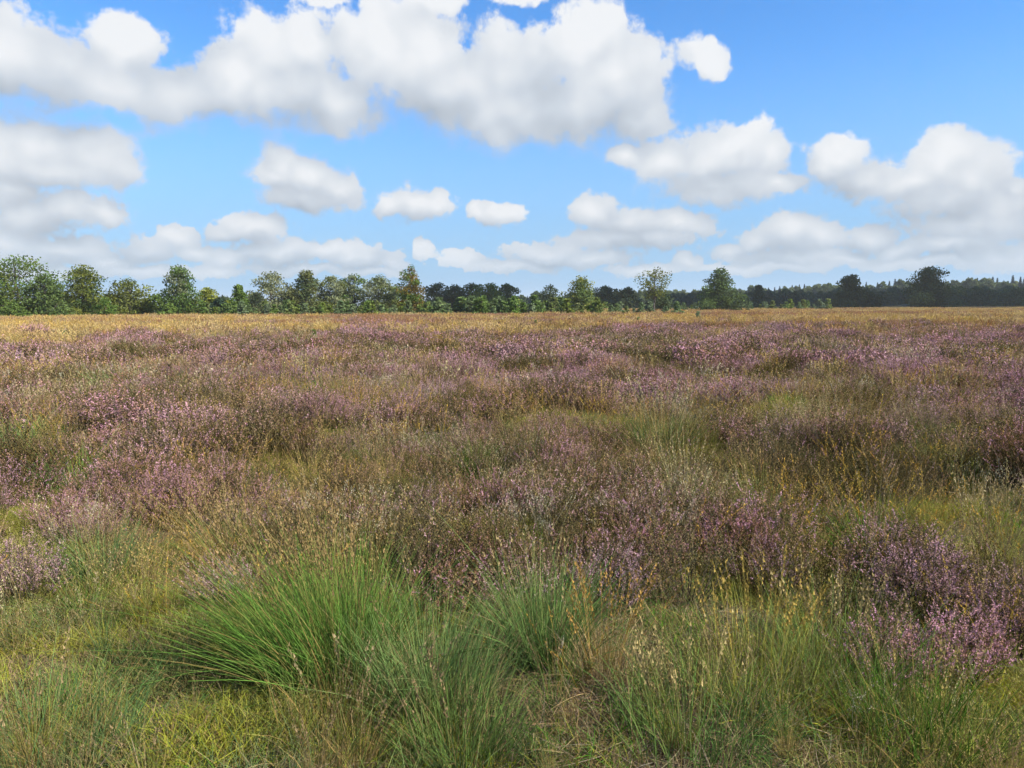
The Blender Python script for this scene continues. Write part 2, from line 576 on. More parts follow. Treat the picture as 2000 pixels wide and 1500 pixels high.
def scatter(name, label, cat, protos, x, y, z, idx, scl, rz, tilt=None):
    """one stuff object: plants of a few kinds set on given points"""
    me = bpy.data.meshes.new(name)
    n = len(x)
    me.vertices.add(n)
    me.vertices.foreach_set('co', np.stack([x, y, z], 1).astype(np.float32).ravel())
    a = me.attributes.new('kind_index', 'INT', 'POINT'); a.data.foreach_set('value', np.asarray(idx, np.int32))
    s = np.asarray(scl, float)
    if s.ndim == 1: s = np.stack([s, s, s], 1)
    a = me.attributes.new('plant_scale', 'FLOAT_VECTOR', 'POINT'); a.data.foreach_set('vector', s.astype(np.float32).ravel())
    rot = np.zeros((n, 3)); rot[:, 2] = rz
    if tilt is not None: rot[:, 0] = tilt[:, 0]; rot[:, 1] = tilt[:, 1]
    a = me.attributes.new('plant_turn', 'FLOAT_VECTOR', 'POINT'); a.data.foreach_set('vector', rot.astype(np.float32).ravel())
    o = obj(name, me, None, kind='stuff', label=label, category=cat)
    c = bpy.data.collections.new(name + '_kinds')
    for i, (pn, pm) in enumerate(protos):
        po = bpy.data.objects.new('%02d_%s' % (i, pn), pm)
        c.objects.link(po)
    t = bpy.data.node_groups.new(name + '_scatter', 'GeometryNodeTree')
    t.interface.new_socket('Geometry', in_out='INPUT', socket_type='NodeSocketGeometry')
    t.interface.new_socket('Geometry', in_out='OUTPUT', socket_type='NodeSocketGeometry')
    gi = t.nodes.new('NodeGroupInput'); go = t.nodes.new('NodeGroupOutput')
    ci = t.nodes.new('GeometryNodeCollectionInfo')
    ci.inputs['Collection'].default_value = c
    ci.inputs['Separate Children'].default_value = True
    ci.inputs['Reset Children'].default_value = True
    iop = t.nodes.new('GeometryNodeInstanceOnPoints')
    iop.inputs['Pick Instance'].default_value = True

    def named(nm, tp):
        q = t.nodes.new('GeometryNodeInputNamedAttribute')
        q.data_type = tp
        q.inputs['Name'].default_value = nm
        return next(s_ for s_ in q.outputs if s_.enabled and s_.name == 'Attribute')
    t.links.new(gi.outputs[0], iop.inputs['Points'])
    t.links.new(ci.outputs[0], iop.inputs['Instance'])
    t.links.new(named('kind_index', 'INT'), iop.inputs['Instance Index'])
    t.links.new(named('plant_turn', 'FLOAT_VECTOR'), iop.inputs['Rotation'])
    t.links.new(named('plant_scale', 'FLOAT_VECTOR'), iop.inputs['Scale'])
    t.links.new(iop.outputs[0], go.inputs[0])
    md = o.modifiers.new('scatter', 'NODES')
    md.node_group = t
    return o


def sown(name, label, cat, geos, mat, x, y, z, idx, scl, rz, tilt, r):
    """like scatter(), but all plants joined into one mesh (for thin, sparse plants)"""
    g = Geo()
    for k in range(len(geos)):
        w = np.where(idx == k)[0]
        if not len(w): continue
        gv = np.concatenate(geos[k].v); gc = np.concatenate(geos[k].c)
        v = gv[None] * scl[w][:, None, None]
        v = np.repeat(v, 1, 0)
        vx = v[..., 0] + tilt[w, 0][:, None] * v[..., 2]; vy = v[..., 1] + tilt[w, 1][:, None] * v[..., 2]
        c, sn = np.cos(rz[w])[:, None], np.sin(rz[w])[:, None]
        q = np.stack([vx * c - vy * sn + x[w][:, None], vx * sn + vy * c + y[w][:, None], v[..., 2] + z[w][:, None]], -1)
        tint = r.uniform(0.82, 1.18, (len(w), 1, 1)) * r.uniform(0.94, 1.06, (len(w), 1, 3))
        n0 = len(gv)
        base = g.n
        g.v.append(q.reshape(-1, 3)); g.c.append((gc[None] * tint).reshape(-1, 3))
        for f in geos[k].f:
            g.f.append((f[None] + (np.arange(len(w)) * n0)[:, None, None] + base).reshape(-1, f.shape[1]))
        g.n += n0 * len(w)
    return obj(name, g.mesh(name, mat), None, kind='stuff', label=label, category=cat)


# ------------------------------------------------------------------ ground
def build_ground():
    radii = np.concatenate([np.linspace(0.0, 8, 60)[1:], np.geomspace(8.2, 80, 110), np.geomspace(84, 6000, 70)])
    na = 240
    an = np.linspace(0, 2 * math.pi, na, endpoint=False)
    # denser spokes in front of the camera
    an = an + 0.62 * np.sin(an) * 1.0
    R, A = np.meshgrid(radii, an, indexing='ij')
    x = R * np.sin(A); y = R * np.cos(A)
    z = ground_z(x, y)
    v = np.stack([x, y, z], -1).reshape(-1, 3)
    v = np.concatenate([v, [[0, 0, float(ground_z(0, 0))]]])
    i = np.arange(len(radii) - 1)[:, None] * na
    k = np.arange(na)[None]; k2 = (k + 1) % na
    f = np.stack([i + k, i + na + k, i + na + k2, i + k2], -1).reshape(-1, 4)
    tri = np.stack([np.full(na, len(v) - 1), np.arange(na), (np.arange(na) + 1) % na], 1)
    g = Geo(); g.v = [v]; g.c = [np.full((len(v), 3), 0.1)]; g.f = [f[:, ::-1], tri[:, ::-1]]; g.n = len(v)
    me = g.mesh('ground', M_SOIL, True)
    me.flip_normals() if me.polygons[0].normal.z < 0 else None
    obj('ground', me, None, kind='structure')


build_ground()

# ------------------------------------------------------------------ plant kinds
C_PINK = np.array((0.55, 0.315, 0.35)); C_PINK2 = np.array((0.66, 0.37, 0.46)); C_FADED = np.array((0.42, 0.25, 0.175))
C_SPRIG = np.array((0.20, 0.145, 0.062)); C_SPRIG2 = np.array((0.115, 0.105, 0.046)); C_WOOD = np.array((0.10, 0.075, 0.058))
C_GREYW = np.array((0.26, 0.235, 0.21))


def heather_geo(seed, R=0.30, H=0.42, stems=80, sprigs=5, elem=0.0065, per=24, bloom=0.6, faded=0.35, upright=0.85, split=False):
    r = np.random.default_rng(seed)
    g = Geo()
    g2 = Geo() if split else g
    rr = R * np.sqrt(r.uniform(0.0, 1.0, stems)); th = r.uniform(0, 2 * math.pi, stems)
    out = np.stack([np.cos(th), np.sin(th), np.zeros(stems)], 1)
    lob = 1 + 0.25 * np.sin(th * 2 + r.uniform(0, 6)) + 0.15 * np.sin(th * 3 + r.uniform(0, 6))
    base = out * (rr * 0.35)[:, None]
    tip = out * (rr * lob)[:, None]
    tip[:, 2] = H * (1 - 0.45 * (rr / R) ** 2) * r.uniform(0.72, 1.08, stems)
    d0 = tip - base
    bend = np.stack([out[:, 0] * -0.15, out[:, 1] * -0.15, np.full(stems, 0.12)], 1) + r.normal(0, 0.08, (stems, 3))
    L = np.linalg.norm(d0, axis=1)
    d = d0 / L[:, None] - bend
    ribbons(g, r, base, d, L, 0.0045 if elem < 0.02 else 0.009, bend, C_WOOD, C_WOOD * 1.1, segs=3)
    # sprigs on the upper part of every stem
    n = stems * sprigs
    si = np.repeat(np.arange(stems), sprigs)
    t = r.uniform(0.45, 1.0, n)
    st = base[si] + d[si] * (L[si] * t)[:, None] + bend[si] * (L[si] * t * t)[:, None]
    up = np.array([0, 0, 1.0])
    sd = unit(up * upright + out[si] * 0.35 + r.normal(0, 0.35, (n, 3)))
    sl = r.uniform(0.06, 0.15, n) * (H / 0.42)
    sb = r.uniform(0, 1, n) < bloom
    tone = r.uniform(0, 1, n)
    # elements
    m = per
    ei = np.repeat(np.arange(n), m)
    u = np.tile(np.linspace(0.02, 1, m), n) + r.normal(0, 0.02, n * m)
    pos = st[ei] + sd[ei] * (sl[ei] * u)[:, None] + r.normal(0, 1, (n * m, 3)) * (elem * 0.62 * (1.15 - 0.6 * u))[:, None]
    fl = sb[ei] & (u > 0.30) & (r.uniform(0, 1, n * m) < 0.85)
    k = np.clip((tone[ei] - faded) * 2.2 + 0.35 + r.normal(0, 0.22, n * m), 0, 1)[:, None]
    fc = C_FADED * (1 - k) + np.where((tone[ei] > 0.7)[:, None], C_PINK2, C_PINK) * k
    lc = np.where((tone[ei] < 0.5)[:, None], C_SPRIG, C_SPRIG2)
    lc = np.where((r.uniform(0, 1, n * m) < 0.12)[:, None], np.array((0.21, 0.17, 0.06)), lc)
    col = np.where(fl[:, None], fc, lc)
    flecks(g2, r, pos, elem * r.uniform(0.7, 1.35, n * m) * np.where(fl, 1.1, 0.95), col, axis=sd[ei] * 0.8, stretch=1.25)
    # grey dead twigs poking out
    k = max(2, stems // 12)
    b2 = out[:k] * (rr[:k] * 0.5)[:, None]
    d2 = unit(np.stack([out[:k, 0], out[:k, 1], np.full(k, 1.3)], 1) + r.normal(0, 0.3, (k, 3)))
    ribbons(g, r, b2, d2, H * r.uniform(0.8, 1.15, k), 0.004 if elem < 0.02 else 0.008, r.normal(0, 0.12, (k, 3)), C_WOOD, C_GREYW, segs=3)
    return (g, g2) if split else g


def grass_geo(seed, n=400, L=0.55, spread=0.75, w=0.0032, base_r=0.07, c0=(0.05, 0.06, 0.02), c1=(0.17, 0.23, 0.07),
              dry=0.15, cd=(0.42, 0.31, 0.13), heads=20, head_L=0.85, segs=5, lean=(0, 0), droop=0.35, ch=(0.34, 0.25, 0.13), arc=None, split=False):
    r = np.random.default_rng(seed)
    g = Geo()
    g2 = Geo() if split else g
    th = r.uniform(0, 2 * math.pi, n) if arc is None else r.uniform(arc[0], arc[1], n)
    rr = base_r * np.sqrt(r.uniform(0, 1, n))
    out = np.stack([np.cos(th), np.sin(th), np.zeros(n)], 1)
    base = out * rr[:, None]
    tilt = np.abs(r.normal(0, 0.42, n)) * spread * (0.35 + 0.9 * rr / base_r)
    d = unit(np.stack([out[:, 0] * np.sin(tilt), out[:, 1] * np.sin(tilt), np.cos(tilt)], 1) + np.array([lean[0], lean[1], 0]) + r.normal(0, 0.12, (n, 3)))
    ln = L * r.uniform(0.45, 1.1, n)
    bend = out * (droop * r.uniform(0.1, 1.0, n))[:, None] + np.array([lean[0], lean[1], 0]) * 0.4
    bend[:, 2] = -droop * r.uniform(0.05, 0.6, n)
    bend += r.normal(0, 0.10, (n, 3)) + (r.uniform(0, 1, (n, 1)) < 0.10) * r.normal(0, 0.45, (n, 3)) * np.array([1, 1, 0.6])
    isd = r.uniform(0, 1, n) < dry
    mixv = r.uniform(0.75, 1.25, (n, 1))
    cc0 = np.where(isd[:, None], np.asarray(cd) * 0.85, np.asarray(c0)) * mixv
    cc1 = np.where(isd[:, None], np.asarray(cd), np.asarray(c1)) * mixv
    yel = r.uniform(0, 1, (n, 1)) ** 3
    cc1 = cc1 * (1 - yel * 0.5) + np.array((0.36, 0.29, 0.10)) * yel * 0.5
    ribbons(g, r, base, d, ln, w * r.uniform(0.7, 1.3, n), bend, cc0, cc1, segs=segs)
    # dead thatch round the foot
    nt = n // 5
    tb = out[:nt] * (base_r * r.uniform(0.5, 1.5, nt))[:, None]
    td = unit(out[:nt] * 0.9 + np.stack([r.normal(0, 0.5, nt), r.normal(0, 0.5, nt), r.uniform(0.1, 0.8, nt)], 1))
    ribbons(g, r, tb, td, L * r.uniform(0.2, 0.5, nt), w, np.stack([r.normal(0, 0.2, nt), r.normal(0, 0.2, nt), -r.uniform(0.1, 0.5, nt)], 1), (0.16, 0.11, 0.06), (0.36, 0.27, 0.14), segs=min(segs, 3))
    if heads:
        th = r.uniform(0, 2 * math.pi, heads); out = np.stack([np.cos(th), np.sin(th), np.zeros(heads)], 1)
        base = out * (base_r * 0.6 * np.sqrt(r.uniform(0, 1, heads)))[:, None]
        tilt = np.abs(r.normal(0, 0.3, heads)) * spread
        d = unit(np.stack([out[:, 0] * np.sin(tilt), out[:, 1] * np.sin(tilt), np.cos(tilt)], 1) + np.array([lean[0], lean[1], 0]) * 1.2)
        hl = head_L * r.uniform(0.7, 1.1, heads)
        bd = out * r.uniform(0.02, 0.22, (heads, 1)); bd[:, 2] = -r.uniform(0.0, 0.1, heads)
        bd += np.array([lean[0], lean[1], 0]) * 0.25
        ribbons(g2, r, base, d, hl, w * 0.75, bd, np.asarray(c1) * 0.8, np.asarray(ch), segs=4, taper=0.3)
        # narrow panicles
        m = 14
        hi = np.repeat(np.arange(heads), m)
        u = np.tile(np.linspace(0.72, 1.0, m), heads)
        pos = base[hi] + d[hi] * (hl[hi] * u)[:, None] + bd[hi] * (hl[hi] * u * u)[:, None]
        pos += r.normal(0, 0.004 * w / 0.003, pos.shape)
        hc = np.asarray(ch) * r.uniform(0.75, 1.25, (heads, 1))
        flecks(g2, r, pos, 0.0075 * (w / 0.003) * r.uniform(0.7, 1.4, len(pos)), hc[hi], axis=d[hi] * 1.6, stretch=1.7)
    return (g, g2) if split else g


def stems_geo(seed, n=26, R=0.22, L=0.5, w=0.0018, c0=(0.20, 0.16, 0.06), c1=(0.42, 0.30, 0.15), head=0.35, fluff=0.0065, wild=0.28, airy=0.018, m=12, segs=4):
    """loose flowering stems of bent and hair grass with airy heads"""
    r = np.random.default_rng(seed)
    g = Geo()
    th = r.uniform(0, 2 * math.pi, n); rr = R * np.sqrt(r.uniform(0, 1, n))
    base = np.stack([np.cos(th) * rr, np.sin(th) * rr, np.zeros(n)], 1)
    d = unit(np.stack([r.normal(0, wild, n), r.normal(0, wild, n), np.ones(n)], 1))
    ln = L * r.uniform(0.6, 1.15, n)
    bd = r.normal(0, 0.16, (n, 3)); bd[:, 2] = -np.abs(bd[:, 2]) * 0.6
    v = r.uniform(0.7, 1.25, (n, 1))
    ribbons(g, r, base, d, ln, w, bd, np.asarray(c0) * v, np.asarray(c1) * v, segs=segs, taper=0.3)
    hi = np.repeat(np.arange(n), m); u = np.tile(np.linspace(1 - head, 1.0, m), n)
    pos = base[hi] + d[hi] * (ln[hi] * u)[:, None] + bd[hi] * (ln[hi] * u * u)[:, None]
    pos += r.normal(0, 1, pos.shape) * (airy * (1.15 - (u - (1 - head)) / head))[:, None]
    flecks(g, r, pos, fluff * r.uniform(0.6, 1.3, len(pos)), (np.asarray(c1) * v)[hi], axis=d[hi], stretch=1.5)
    return g


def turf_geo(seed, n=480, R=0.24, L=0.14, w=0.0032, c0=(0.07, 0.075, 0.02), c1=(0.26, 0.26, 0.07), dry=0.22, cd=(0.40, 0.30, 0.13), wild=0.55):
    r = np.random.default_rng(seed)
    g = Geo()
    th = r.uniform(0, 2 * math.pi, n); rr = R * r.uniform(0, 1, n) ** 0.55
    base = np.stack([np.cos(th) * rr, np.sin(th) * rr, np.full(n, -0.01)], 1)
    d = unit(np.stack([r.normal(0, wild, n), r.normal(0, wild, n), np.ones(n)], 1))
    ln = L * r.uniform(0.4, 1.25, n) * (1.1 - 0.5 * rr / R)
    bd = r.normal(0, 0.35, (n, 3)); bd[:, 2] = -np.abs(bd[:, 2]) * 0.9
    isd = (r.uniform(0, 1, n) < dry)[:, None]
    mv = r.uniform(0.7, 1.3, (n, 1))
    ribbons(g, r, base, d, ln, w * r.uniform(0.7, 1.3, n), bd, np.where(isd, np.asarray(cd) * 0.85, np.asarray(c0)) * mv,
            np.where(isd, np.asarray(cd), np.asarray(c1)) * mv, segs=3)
    return g


def litter_geo(seed, n=260, R=0.26, cols=((0.42, 0.32, 0.17), (0.22, 0.15, 0.09), (0.30, 0.24, 0.17))):
    """straw and dead twigs lying on the soil"""
    r = np.random.default_rng(seed)
    g = Geo()
    th = r.uniform(0, 2 * math.pi, n); rr = R * np.sqrt(r.uniform(0, 1, n))
    base = np.stack([np.cos(th) * rr, np.sin(th) * rr, r.uniform(0.0, 0.03, n)], 1)
    d = unit(np.stack([r.normal(0, 1, n), r.normal(0, 1, n), r.normal(0.12, 0.15, n)], 1))
    c = np.asarray(cols)[r.integers(0, len(cols), n)]
    bd = r.normal(0, 0.15, (n, 3)); bd[:, 2] = -np.abs(bd[:, 2]) * 0.5
    ribbons(g, r, base, d, r.uniform(0.05, 0.2, n), 0.003, bd, c, c * 1.15, segs=3, side=unit(np.cross(d, np.array([0, 0, 1.0]) + r.normal(0, 0.3, (n, 3)))))
    return g


def kinds(prefix, geos, mat):
    return [(prefix, g.mesh(prefix, mat)) for g in geos]


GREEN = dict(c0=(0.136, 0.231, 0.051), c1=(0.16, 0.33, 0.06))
BLUEG = dict(c0=(0.128, 0.203, 0.085), c1=(0.15, 0.29, 0.1))
YELG = dict(c0=(0.306, 0.287, 0.055), c1=(0.36, 0.41, 0.065))
GREYG = dict(c0=(0.162, 0.185, 0.072), c1=(0.19, 0.265, 0.085))
GOLD = dict(c0=(0.52, 0.33, 0.13), c1=(0.64, 0.45, 0.17))
RUST = dict(c0=(0.383, 0.18, 0.102), c1=(0.45, 0.25, 0.12))

# heather: near, middle and far grain; in each: rich bloom, half bloom, mostly faded, green-brown
blooms = [(0.92, 0.14), (0.85, 0.25), (0.72, 0.38), (0.6, 0.55), (0.45, 0.7), (0.18, 0.6), (0.04, 0.6)]
K_HN = kinds('heather_plant', [heather_geo(100 + i, R=0.24, H=0.38, stems=50, sprigs=5, elem=0.0050, per=28, bloom=b, faded=f) for i, (b, f) in enumerate(blooms)], M_HEATH)
K_HM = kinds('heather_plant', [heather_geo(120 + i, R=0.29, H=0.38, stems=60, sprigs=4, elem=0.0085, per=14, bloom=b, faded=f) for i, (b, f) in enumerate(blooms)], M_HEATH)
K_HF = kinds('heather_plant', [heather_geo(140 + i, R=0.42, H=0.42, stems=60, sprigs=4, elem=0.019, per=7, bloom=b, faded=f) for i, (b, f) in enumerate(blooms)], M_HEATH)
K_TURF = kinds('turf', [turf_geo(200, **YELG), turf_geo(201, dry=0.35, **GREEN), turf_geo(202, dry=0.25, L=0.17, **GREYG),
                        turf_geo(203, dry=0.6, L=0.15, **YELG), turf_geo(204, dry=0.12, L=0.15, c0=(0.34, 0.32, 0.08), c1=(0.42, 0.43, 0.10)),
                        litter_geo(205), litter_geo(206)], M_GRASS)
STEM_LOOKS = [dict(c1=(0.58, 0.43, 0.20)), dict(c1=(0.44, 0.28, 0.18), airy=0.026), dict(c1=(0.60, 0.50, 0.30), head=0.25),
              dict(n=14, L=0.62, c0=(0.12, 0.15, 0.05), c1=(0.40, 0.32, 0.14)),
              dict(n=10, L=0.55, w=0.003, c0=(0.28, 0.20, 0.06), c1=(0.55, 0.37, 0.12), airy=0.005, head=0.22, fluff=0.009),
              dict(n=20, L=0.45, c0=(0.22, 0.17, 0.11), c1=(0.60, 0.52, 0.38), head=0.15)]
G_STEM = [stems_geo(300 + i, **k) for i, k in enumerate(STEM_LOOKS)] + [stems_geo(310 + i, **dict(k, w=0.006, m=6, segs=2, fluff=0.015)) for i, k in enumerate(STEM_LOOKS)]
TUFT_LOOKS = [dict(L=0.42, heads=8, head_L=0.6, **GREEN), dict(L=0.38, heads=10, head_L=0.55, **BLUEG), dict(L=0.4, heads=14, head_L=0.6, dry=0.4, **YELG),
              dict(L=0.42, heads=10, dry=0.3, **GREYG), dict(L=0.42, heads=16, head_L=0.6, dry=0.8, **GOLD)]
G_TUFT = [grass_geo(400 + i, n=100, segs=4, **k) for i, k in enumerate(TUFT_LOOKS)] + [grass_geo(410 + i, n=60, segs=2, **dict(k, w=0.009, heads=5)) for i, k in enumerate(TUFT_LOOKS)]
K_GOLD = kinds('dry_grass', [grass_geo(500, n=150, segs=3, L=0.55, w=0.011, base_r=0.45, spread=0.6, heads=26, head_L=0.8, dry=0.5, cd=(0.56, 0.39, 0.16), ch=(0.66, 0.47, 0.19), **GOLD),
                             grass_geo(501, n=150, segs=3, L=0.5, w=0.011, base_r=0.45, spread=0.6, heads=30, head_L=0.7, dry=0.3, ch=(0.46, 0.26, 0.14), **RUST),
                             grass_geo(502, n=150, segs=3, L=0.5, w=0.011, base_r=0.45, spread=0.6, heads=24, head_L=0.75, dry=0.4, ch=(0.50, 0.35, 0.16), c0=(0.36, 0.26, 0.10), c1=(0.46, 0.34, 0.12)),
                             grass_geo(503, n=140, segs=3, L=0.45, w=0.011, base_r=0.45, spread=0.6, heads=24, head_L=0.75, dry=0.5, ch=(0.46, 0.28, 0.15), c0=(0.34, 0.21, 0.11), c1=(0.42, 0.26, 0.13)),
                             grass_geo(504, n=120, segs=3, L=0.45, w=0.011, base_r=0.45, spread=0.6, heads=10, head_L=0.6, dry=0.3, **GREYG)], M_GRASS)

# ------------------------------------------------------------------ where things grow on the heath
# (picture x, picture y of the foot, radius m): open grassy ground and bare spots
def spots(lst):
    out = []
    for (a, b, rr, wgt) in lst:
        x, y = px_ground(a, b)
        out.append((x, y, rr, wgt))
    return out


GRASSY = spots([(150, 1300, 0.75, 1.0), (350, 1420, 0.8, 1.0), (100, 1470, 0.7, 1.0), (650, 1450, 0.55, 1.0), (950, 1440, 0.5, 1.0), (600, 1290, 0.42, 1.0),
                (860, 1330, 0.40, 1.0), (1060, 1290, 0.38, 1.0), (330, 1150, 0.5, 0.95), (200, 1110, 0.4, 0.8), (1060, 1350, 0.35, 1.0), (1300, 1430, 0.6, 0.95), (1550, 1420, 0.7, 0.95),
                (1500, 1290, 0.5, 0.9), (1250, 1300, 0.35, 0.8), (1700, 1440, 0.45, 0.75), (450, 1080, 0.45, 0.7), (80, 1010, 0.5, 0.75), (1480, 1000, 0.5, 0.6), (1350, 1010, 0.35, 0.4),
                (20, 890, 0.9, 0.9), (170, 940, 0.6, 0.7), (230, 760, 1.0, 0.8), (130, 1180, 0.5, 1.0), (1600, 1100, 0.35, 0.5), (1900, 940, 0.8, 0.6), (1960, 1140, 0.3, 0.6),
                (1280, 870, 0.6, 0.9), (620, 780, 0.8, 0.6), (930, 920, 0.35, 0.7), (1590, 710, 1.2, 0.7), (740, 1180, 0.3, 0.6), (720, 1010, 0.6, 0.45), (1050, 990, 0.5, 0.3), (1380, 1130, 0.4, 0.8), (1640, 1190, 0.35, 0.8), (1250, 1210, 0.3, 0.8), (1560, 1040, 0.5, 0.6), (1120, 1120, 0.3, 0.7), (1780, 1010, 0.4, 0.7), (900, 1060, 0.35, 0.6), (1330, 960, 0.5, 0.6), (560, 930, 0.5, 0.5), (830, 900, 0.4, 0.5)])
CLEAR = spots([(1420, 835, 1.3, 1.0), (1560, 812, 1.5, 1.0), (1660, 800, 0.9, 0.8), (1180, 835, 0.8, 0.8), (1300, 880, 0.5, 0.5), (1480, 870, 0.6, 0.6), (1060, 1345, 0.22, 1.0),
               (1350, 800, 1.0, 0.8)])


def weight(x, y, lst):
    s = np.zeros(np.shape(x))
    for (a, b, r, w) in lst:
        q = np.exp(-(((x - a) ** 2 + (y - b) ** 2) / (r * r)) ** 1.5)
        s = np.maximum(s, q * w)
    return s


def ring(r, d0, d1, per_m2, half=0.72):
    """random points in front of the camera between two distances, a couple of metres wider than the view on each side"""
    top = min(half + 2.4 / d0, 1.6)
    n = int((d1 * d1 - d0 * d0) * top * per_m2)
    d = np.sqrt(r.uniform(d0 * d0, d1 * d1, n)); a = r.uniform(-top, top, n)
    ok = np.abs(a) < np.minimum(half + 2.4 / d, 1.6)
    d, a = d[ok], a[ok]
    return d * np.sin(a), d * np.cos(a), d


def plant_heather(name, kind, d0, d1, dens, seed, base_scale, label):
    r = np.random.default_rng(seed)
    x, y, d = ring(r, d0, d1, dens)
    gr = weight(x, y, GRASSY); cl = weight(x, y, CLEAR)
    near_grass = 1 - smooth(3.0, 5.2, d)
    patch = fbm(x / 3.5, y / 3.5, 31, 3)
    keep = 1.0 - 1.0 * np.clip(gr * 1.25, 0, 1) - 0.9 * cl - 0.62 * near_grass
    keep = keep - (0.8 - 0.45 * smooth(7, 12, d)) * smooth(0.62, 0.74, patch) - 0.55 * smooth(0.56, 0.66, fbm(x / 0.95, y / 0.95, 37, 2)) - 1.2 * (1 - smooth(2.9, 3.5, d)) * (x < 1.2)
    # heather thins out into the dry grass plain
    edge = 39 + 14 * (fbm(x / 8, y / 8, 77, 3) - 0.5) * 2
    keep = keep * (1 - 0.97 * smooth(-5, 5, d - edge))
    ok = r.uniform(0, 1, len(x)) < keep
    x, y, d = x[ok], y[ok], d[ok]
    n = len(x)
    bl = fbm(x / 2.2, y / 2.2, 41, 3) * 0.65 + fbm(x / 9.0, y / 9.0, 43, 2) * 0.5 + r.normal(0, 0.10, n)
    bl = bl + 0.13 * smooth(7, 13, d) - 0.08 * (1 - smooth(5.5, 10, d)) * smooth(-2.6, -0.6, x)
    idx = np.clip(np.floor((0.86 - bl) / 0.095), 0, 5).astype(int)
    big = fbm(x / 1.6, y / 1.6, 51, 2)
    idx = np.where((fbm(x / 1.2 + 60, y / 1.2, 45, 2) > 0.67) | (r.uniform(0, 1, n) < 0.04), 6, idx)
    s = base_scale * (0.46 + 1.15 * big) * r.uniform(0.82, 1.2, n)
    s = s * (0.80 + 0.2 * smooth(5.0, 8.5, d))
    sv = np.stack([s * r.uniform(0.9, 1.15, n), s * r.uniform(0.9, 1.15, n), s * r.uniform(0.8, 1.12, n)], 1)
    scatter(name, label, 'heather', kind, x, y, ground_z(x, y) - 0.015, idx, sv, r.uniform(0, 6.28, n), r.normal(0, 0.10, (n, 2)))


plant_heather('heather', K_HN, 2.1, 8.5, 17, 11, 1.0, 'mauve flowering heather covering the heath close to the viewer')
plant_heather('heather', K_HM, 8.3, 19.0, 13, 12, 1.02, 'dense mauve and brown heather across the middle of the heath')
plant_heather('heather', K_HF, 18.6, 60.0, 6.5, 13, 1.0, 'purple-brown heather blending together toward the dry grass plain')


def plant_turf():
    r = np.random.default_rng(21)
    x, y, d = ring(r, 1.9, 9.5, 40)
    gr = weight(x, y, GRASSY); cl = weight(x, y, CLEAR)
    keep = 0.30 + 0.7 * np.maximum(gr, cl) + 0.25 * (1 - smooth(3.0, 5.0, d))
    ok = r.uniform(0, 1, len(x)) < keep
    x, y, d, cl = x[ok], y[ok], d[ok], cl[ok]
    n = len(x)
    q = fbm(x / 0.8, y / 0.8, 61, 3) + r.normal(0, 0.09, n)
    idx = np.select([q > 0.58, q > 0.50, q > 0.46, q > 0.40, q > 0.31], [4, 0, 3, 2, 1], 5)
    idx = np.where((cl > 0.3) & (r.uniform(0, 1, n) < 0.7), r.choice([3, 5, 6, 0], n), idx)
    s = r.uniform(0.7, 1.3, n)
    scatter('short_grass', 'short yellow-green and straw-coloured grass between the heather plants', 'grass', K_TURF, x, y, ground_z(x, y), idx, s, r.uniform(0, 6.28, n), r.normal(0, 0.08, (n, 2)))


def plant_clearing():
    r = np.random.default_rng(22)
    x, y, d = ring(r, 7, 24, 11)
    cl = weight(x, y, CLEAR)
    patch = fbm(x / 3.5, y / 3.5, 31, 3)
    ok = (cl > 0.15) | (r.uniform(0, 1, len(x)) < 0.06 + 0.7 * smooth(0.56, 0.66, patch))
    x, y, cl = x[ok], y[ok], cl[ok]; n = len(x)
    idx = np.where(r.uniform(0, 1, n) < 0.5 + 0.3 * cl, r.choice([3, 5, 6, 5, 3], n), r.choice([0, 1, 2, 1], n))
    scatter('straw_litter', 'flattened straw and low moss on the open patch right of the middle', 'straw', K_TURF, x, y, ground_z(x, y), idx, r.uniform(0.9, 1.6, n), r.uniform(0, 6.28, n))


def plant_stems():
    r = np.random.default_rng(23)
    xs, ys, ids, sc = [], [], [], []
    for (d0, d1, dens, s0) in ((2.2, 4.0, 3.5, 0.6), (4.0, 7, 12, 0.85), (7, 14, 7.5, 1.0), (14, 37, 2.8, 1.15)):
        x, y, d = ring(r, d0, d1, dens)
        q = fbm(x / 2.0, y / 2.0, 71, 3)
        ok = r.uniform(0, 1, len(x)) < smooth(0.30, 0.58, q)
        x, y, d, q = x[ok], y[ok], d[ok], q[ok]
        z = fbm(x / 1.3 + 40, y / 1.3, 73, 2) + r.normal(0, 0.1, len(x))
        i = np.select([z > 0.66, z > 0.56, z > 0.48, z > 0.40, z > 0.33], [4, 0, 1, 3, 2], 5)
        xs.append(x); ys.append(y); ids.append(i + 6 * (d > 13)); sc.append(s0 * r.uniform(0.75, 1.2, len(x)))
    x = np.concatenate(xs); y = np.concatenate(ys); n = len(x)
    sown('dry_grass_stems', 'thin straw-coloured flowering grass stems standing up through the heather', 'grass', G_STEM, M_GRASS, x, y, ground_z(x, y), np.concatenate(ids), np.concatenate(sc), r.uniform(0, 6.28, n), r.normal(0, 0.10, (n, 2)), r)


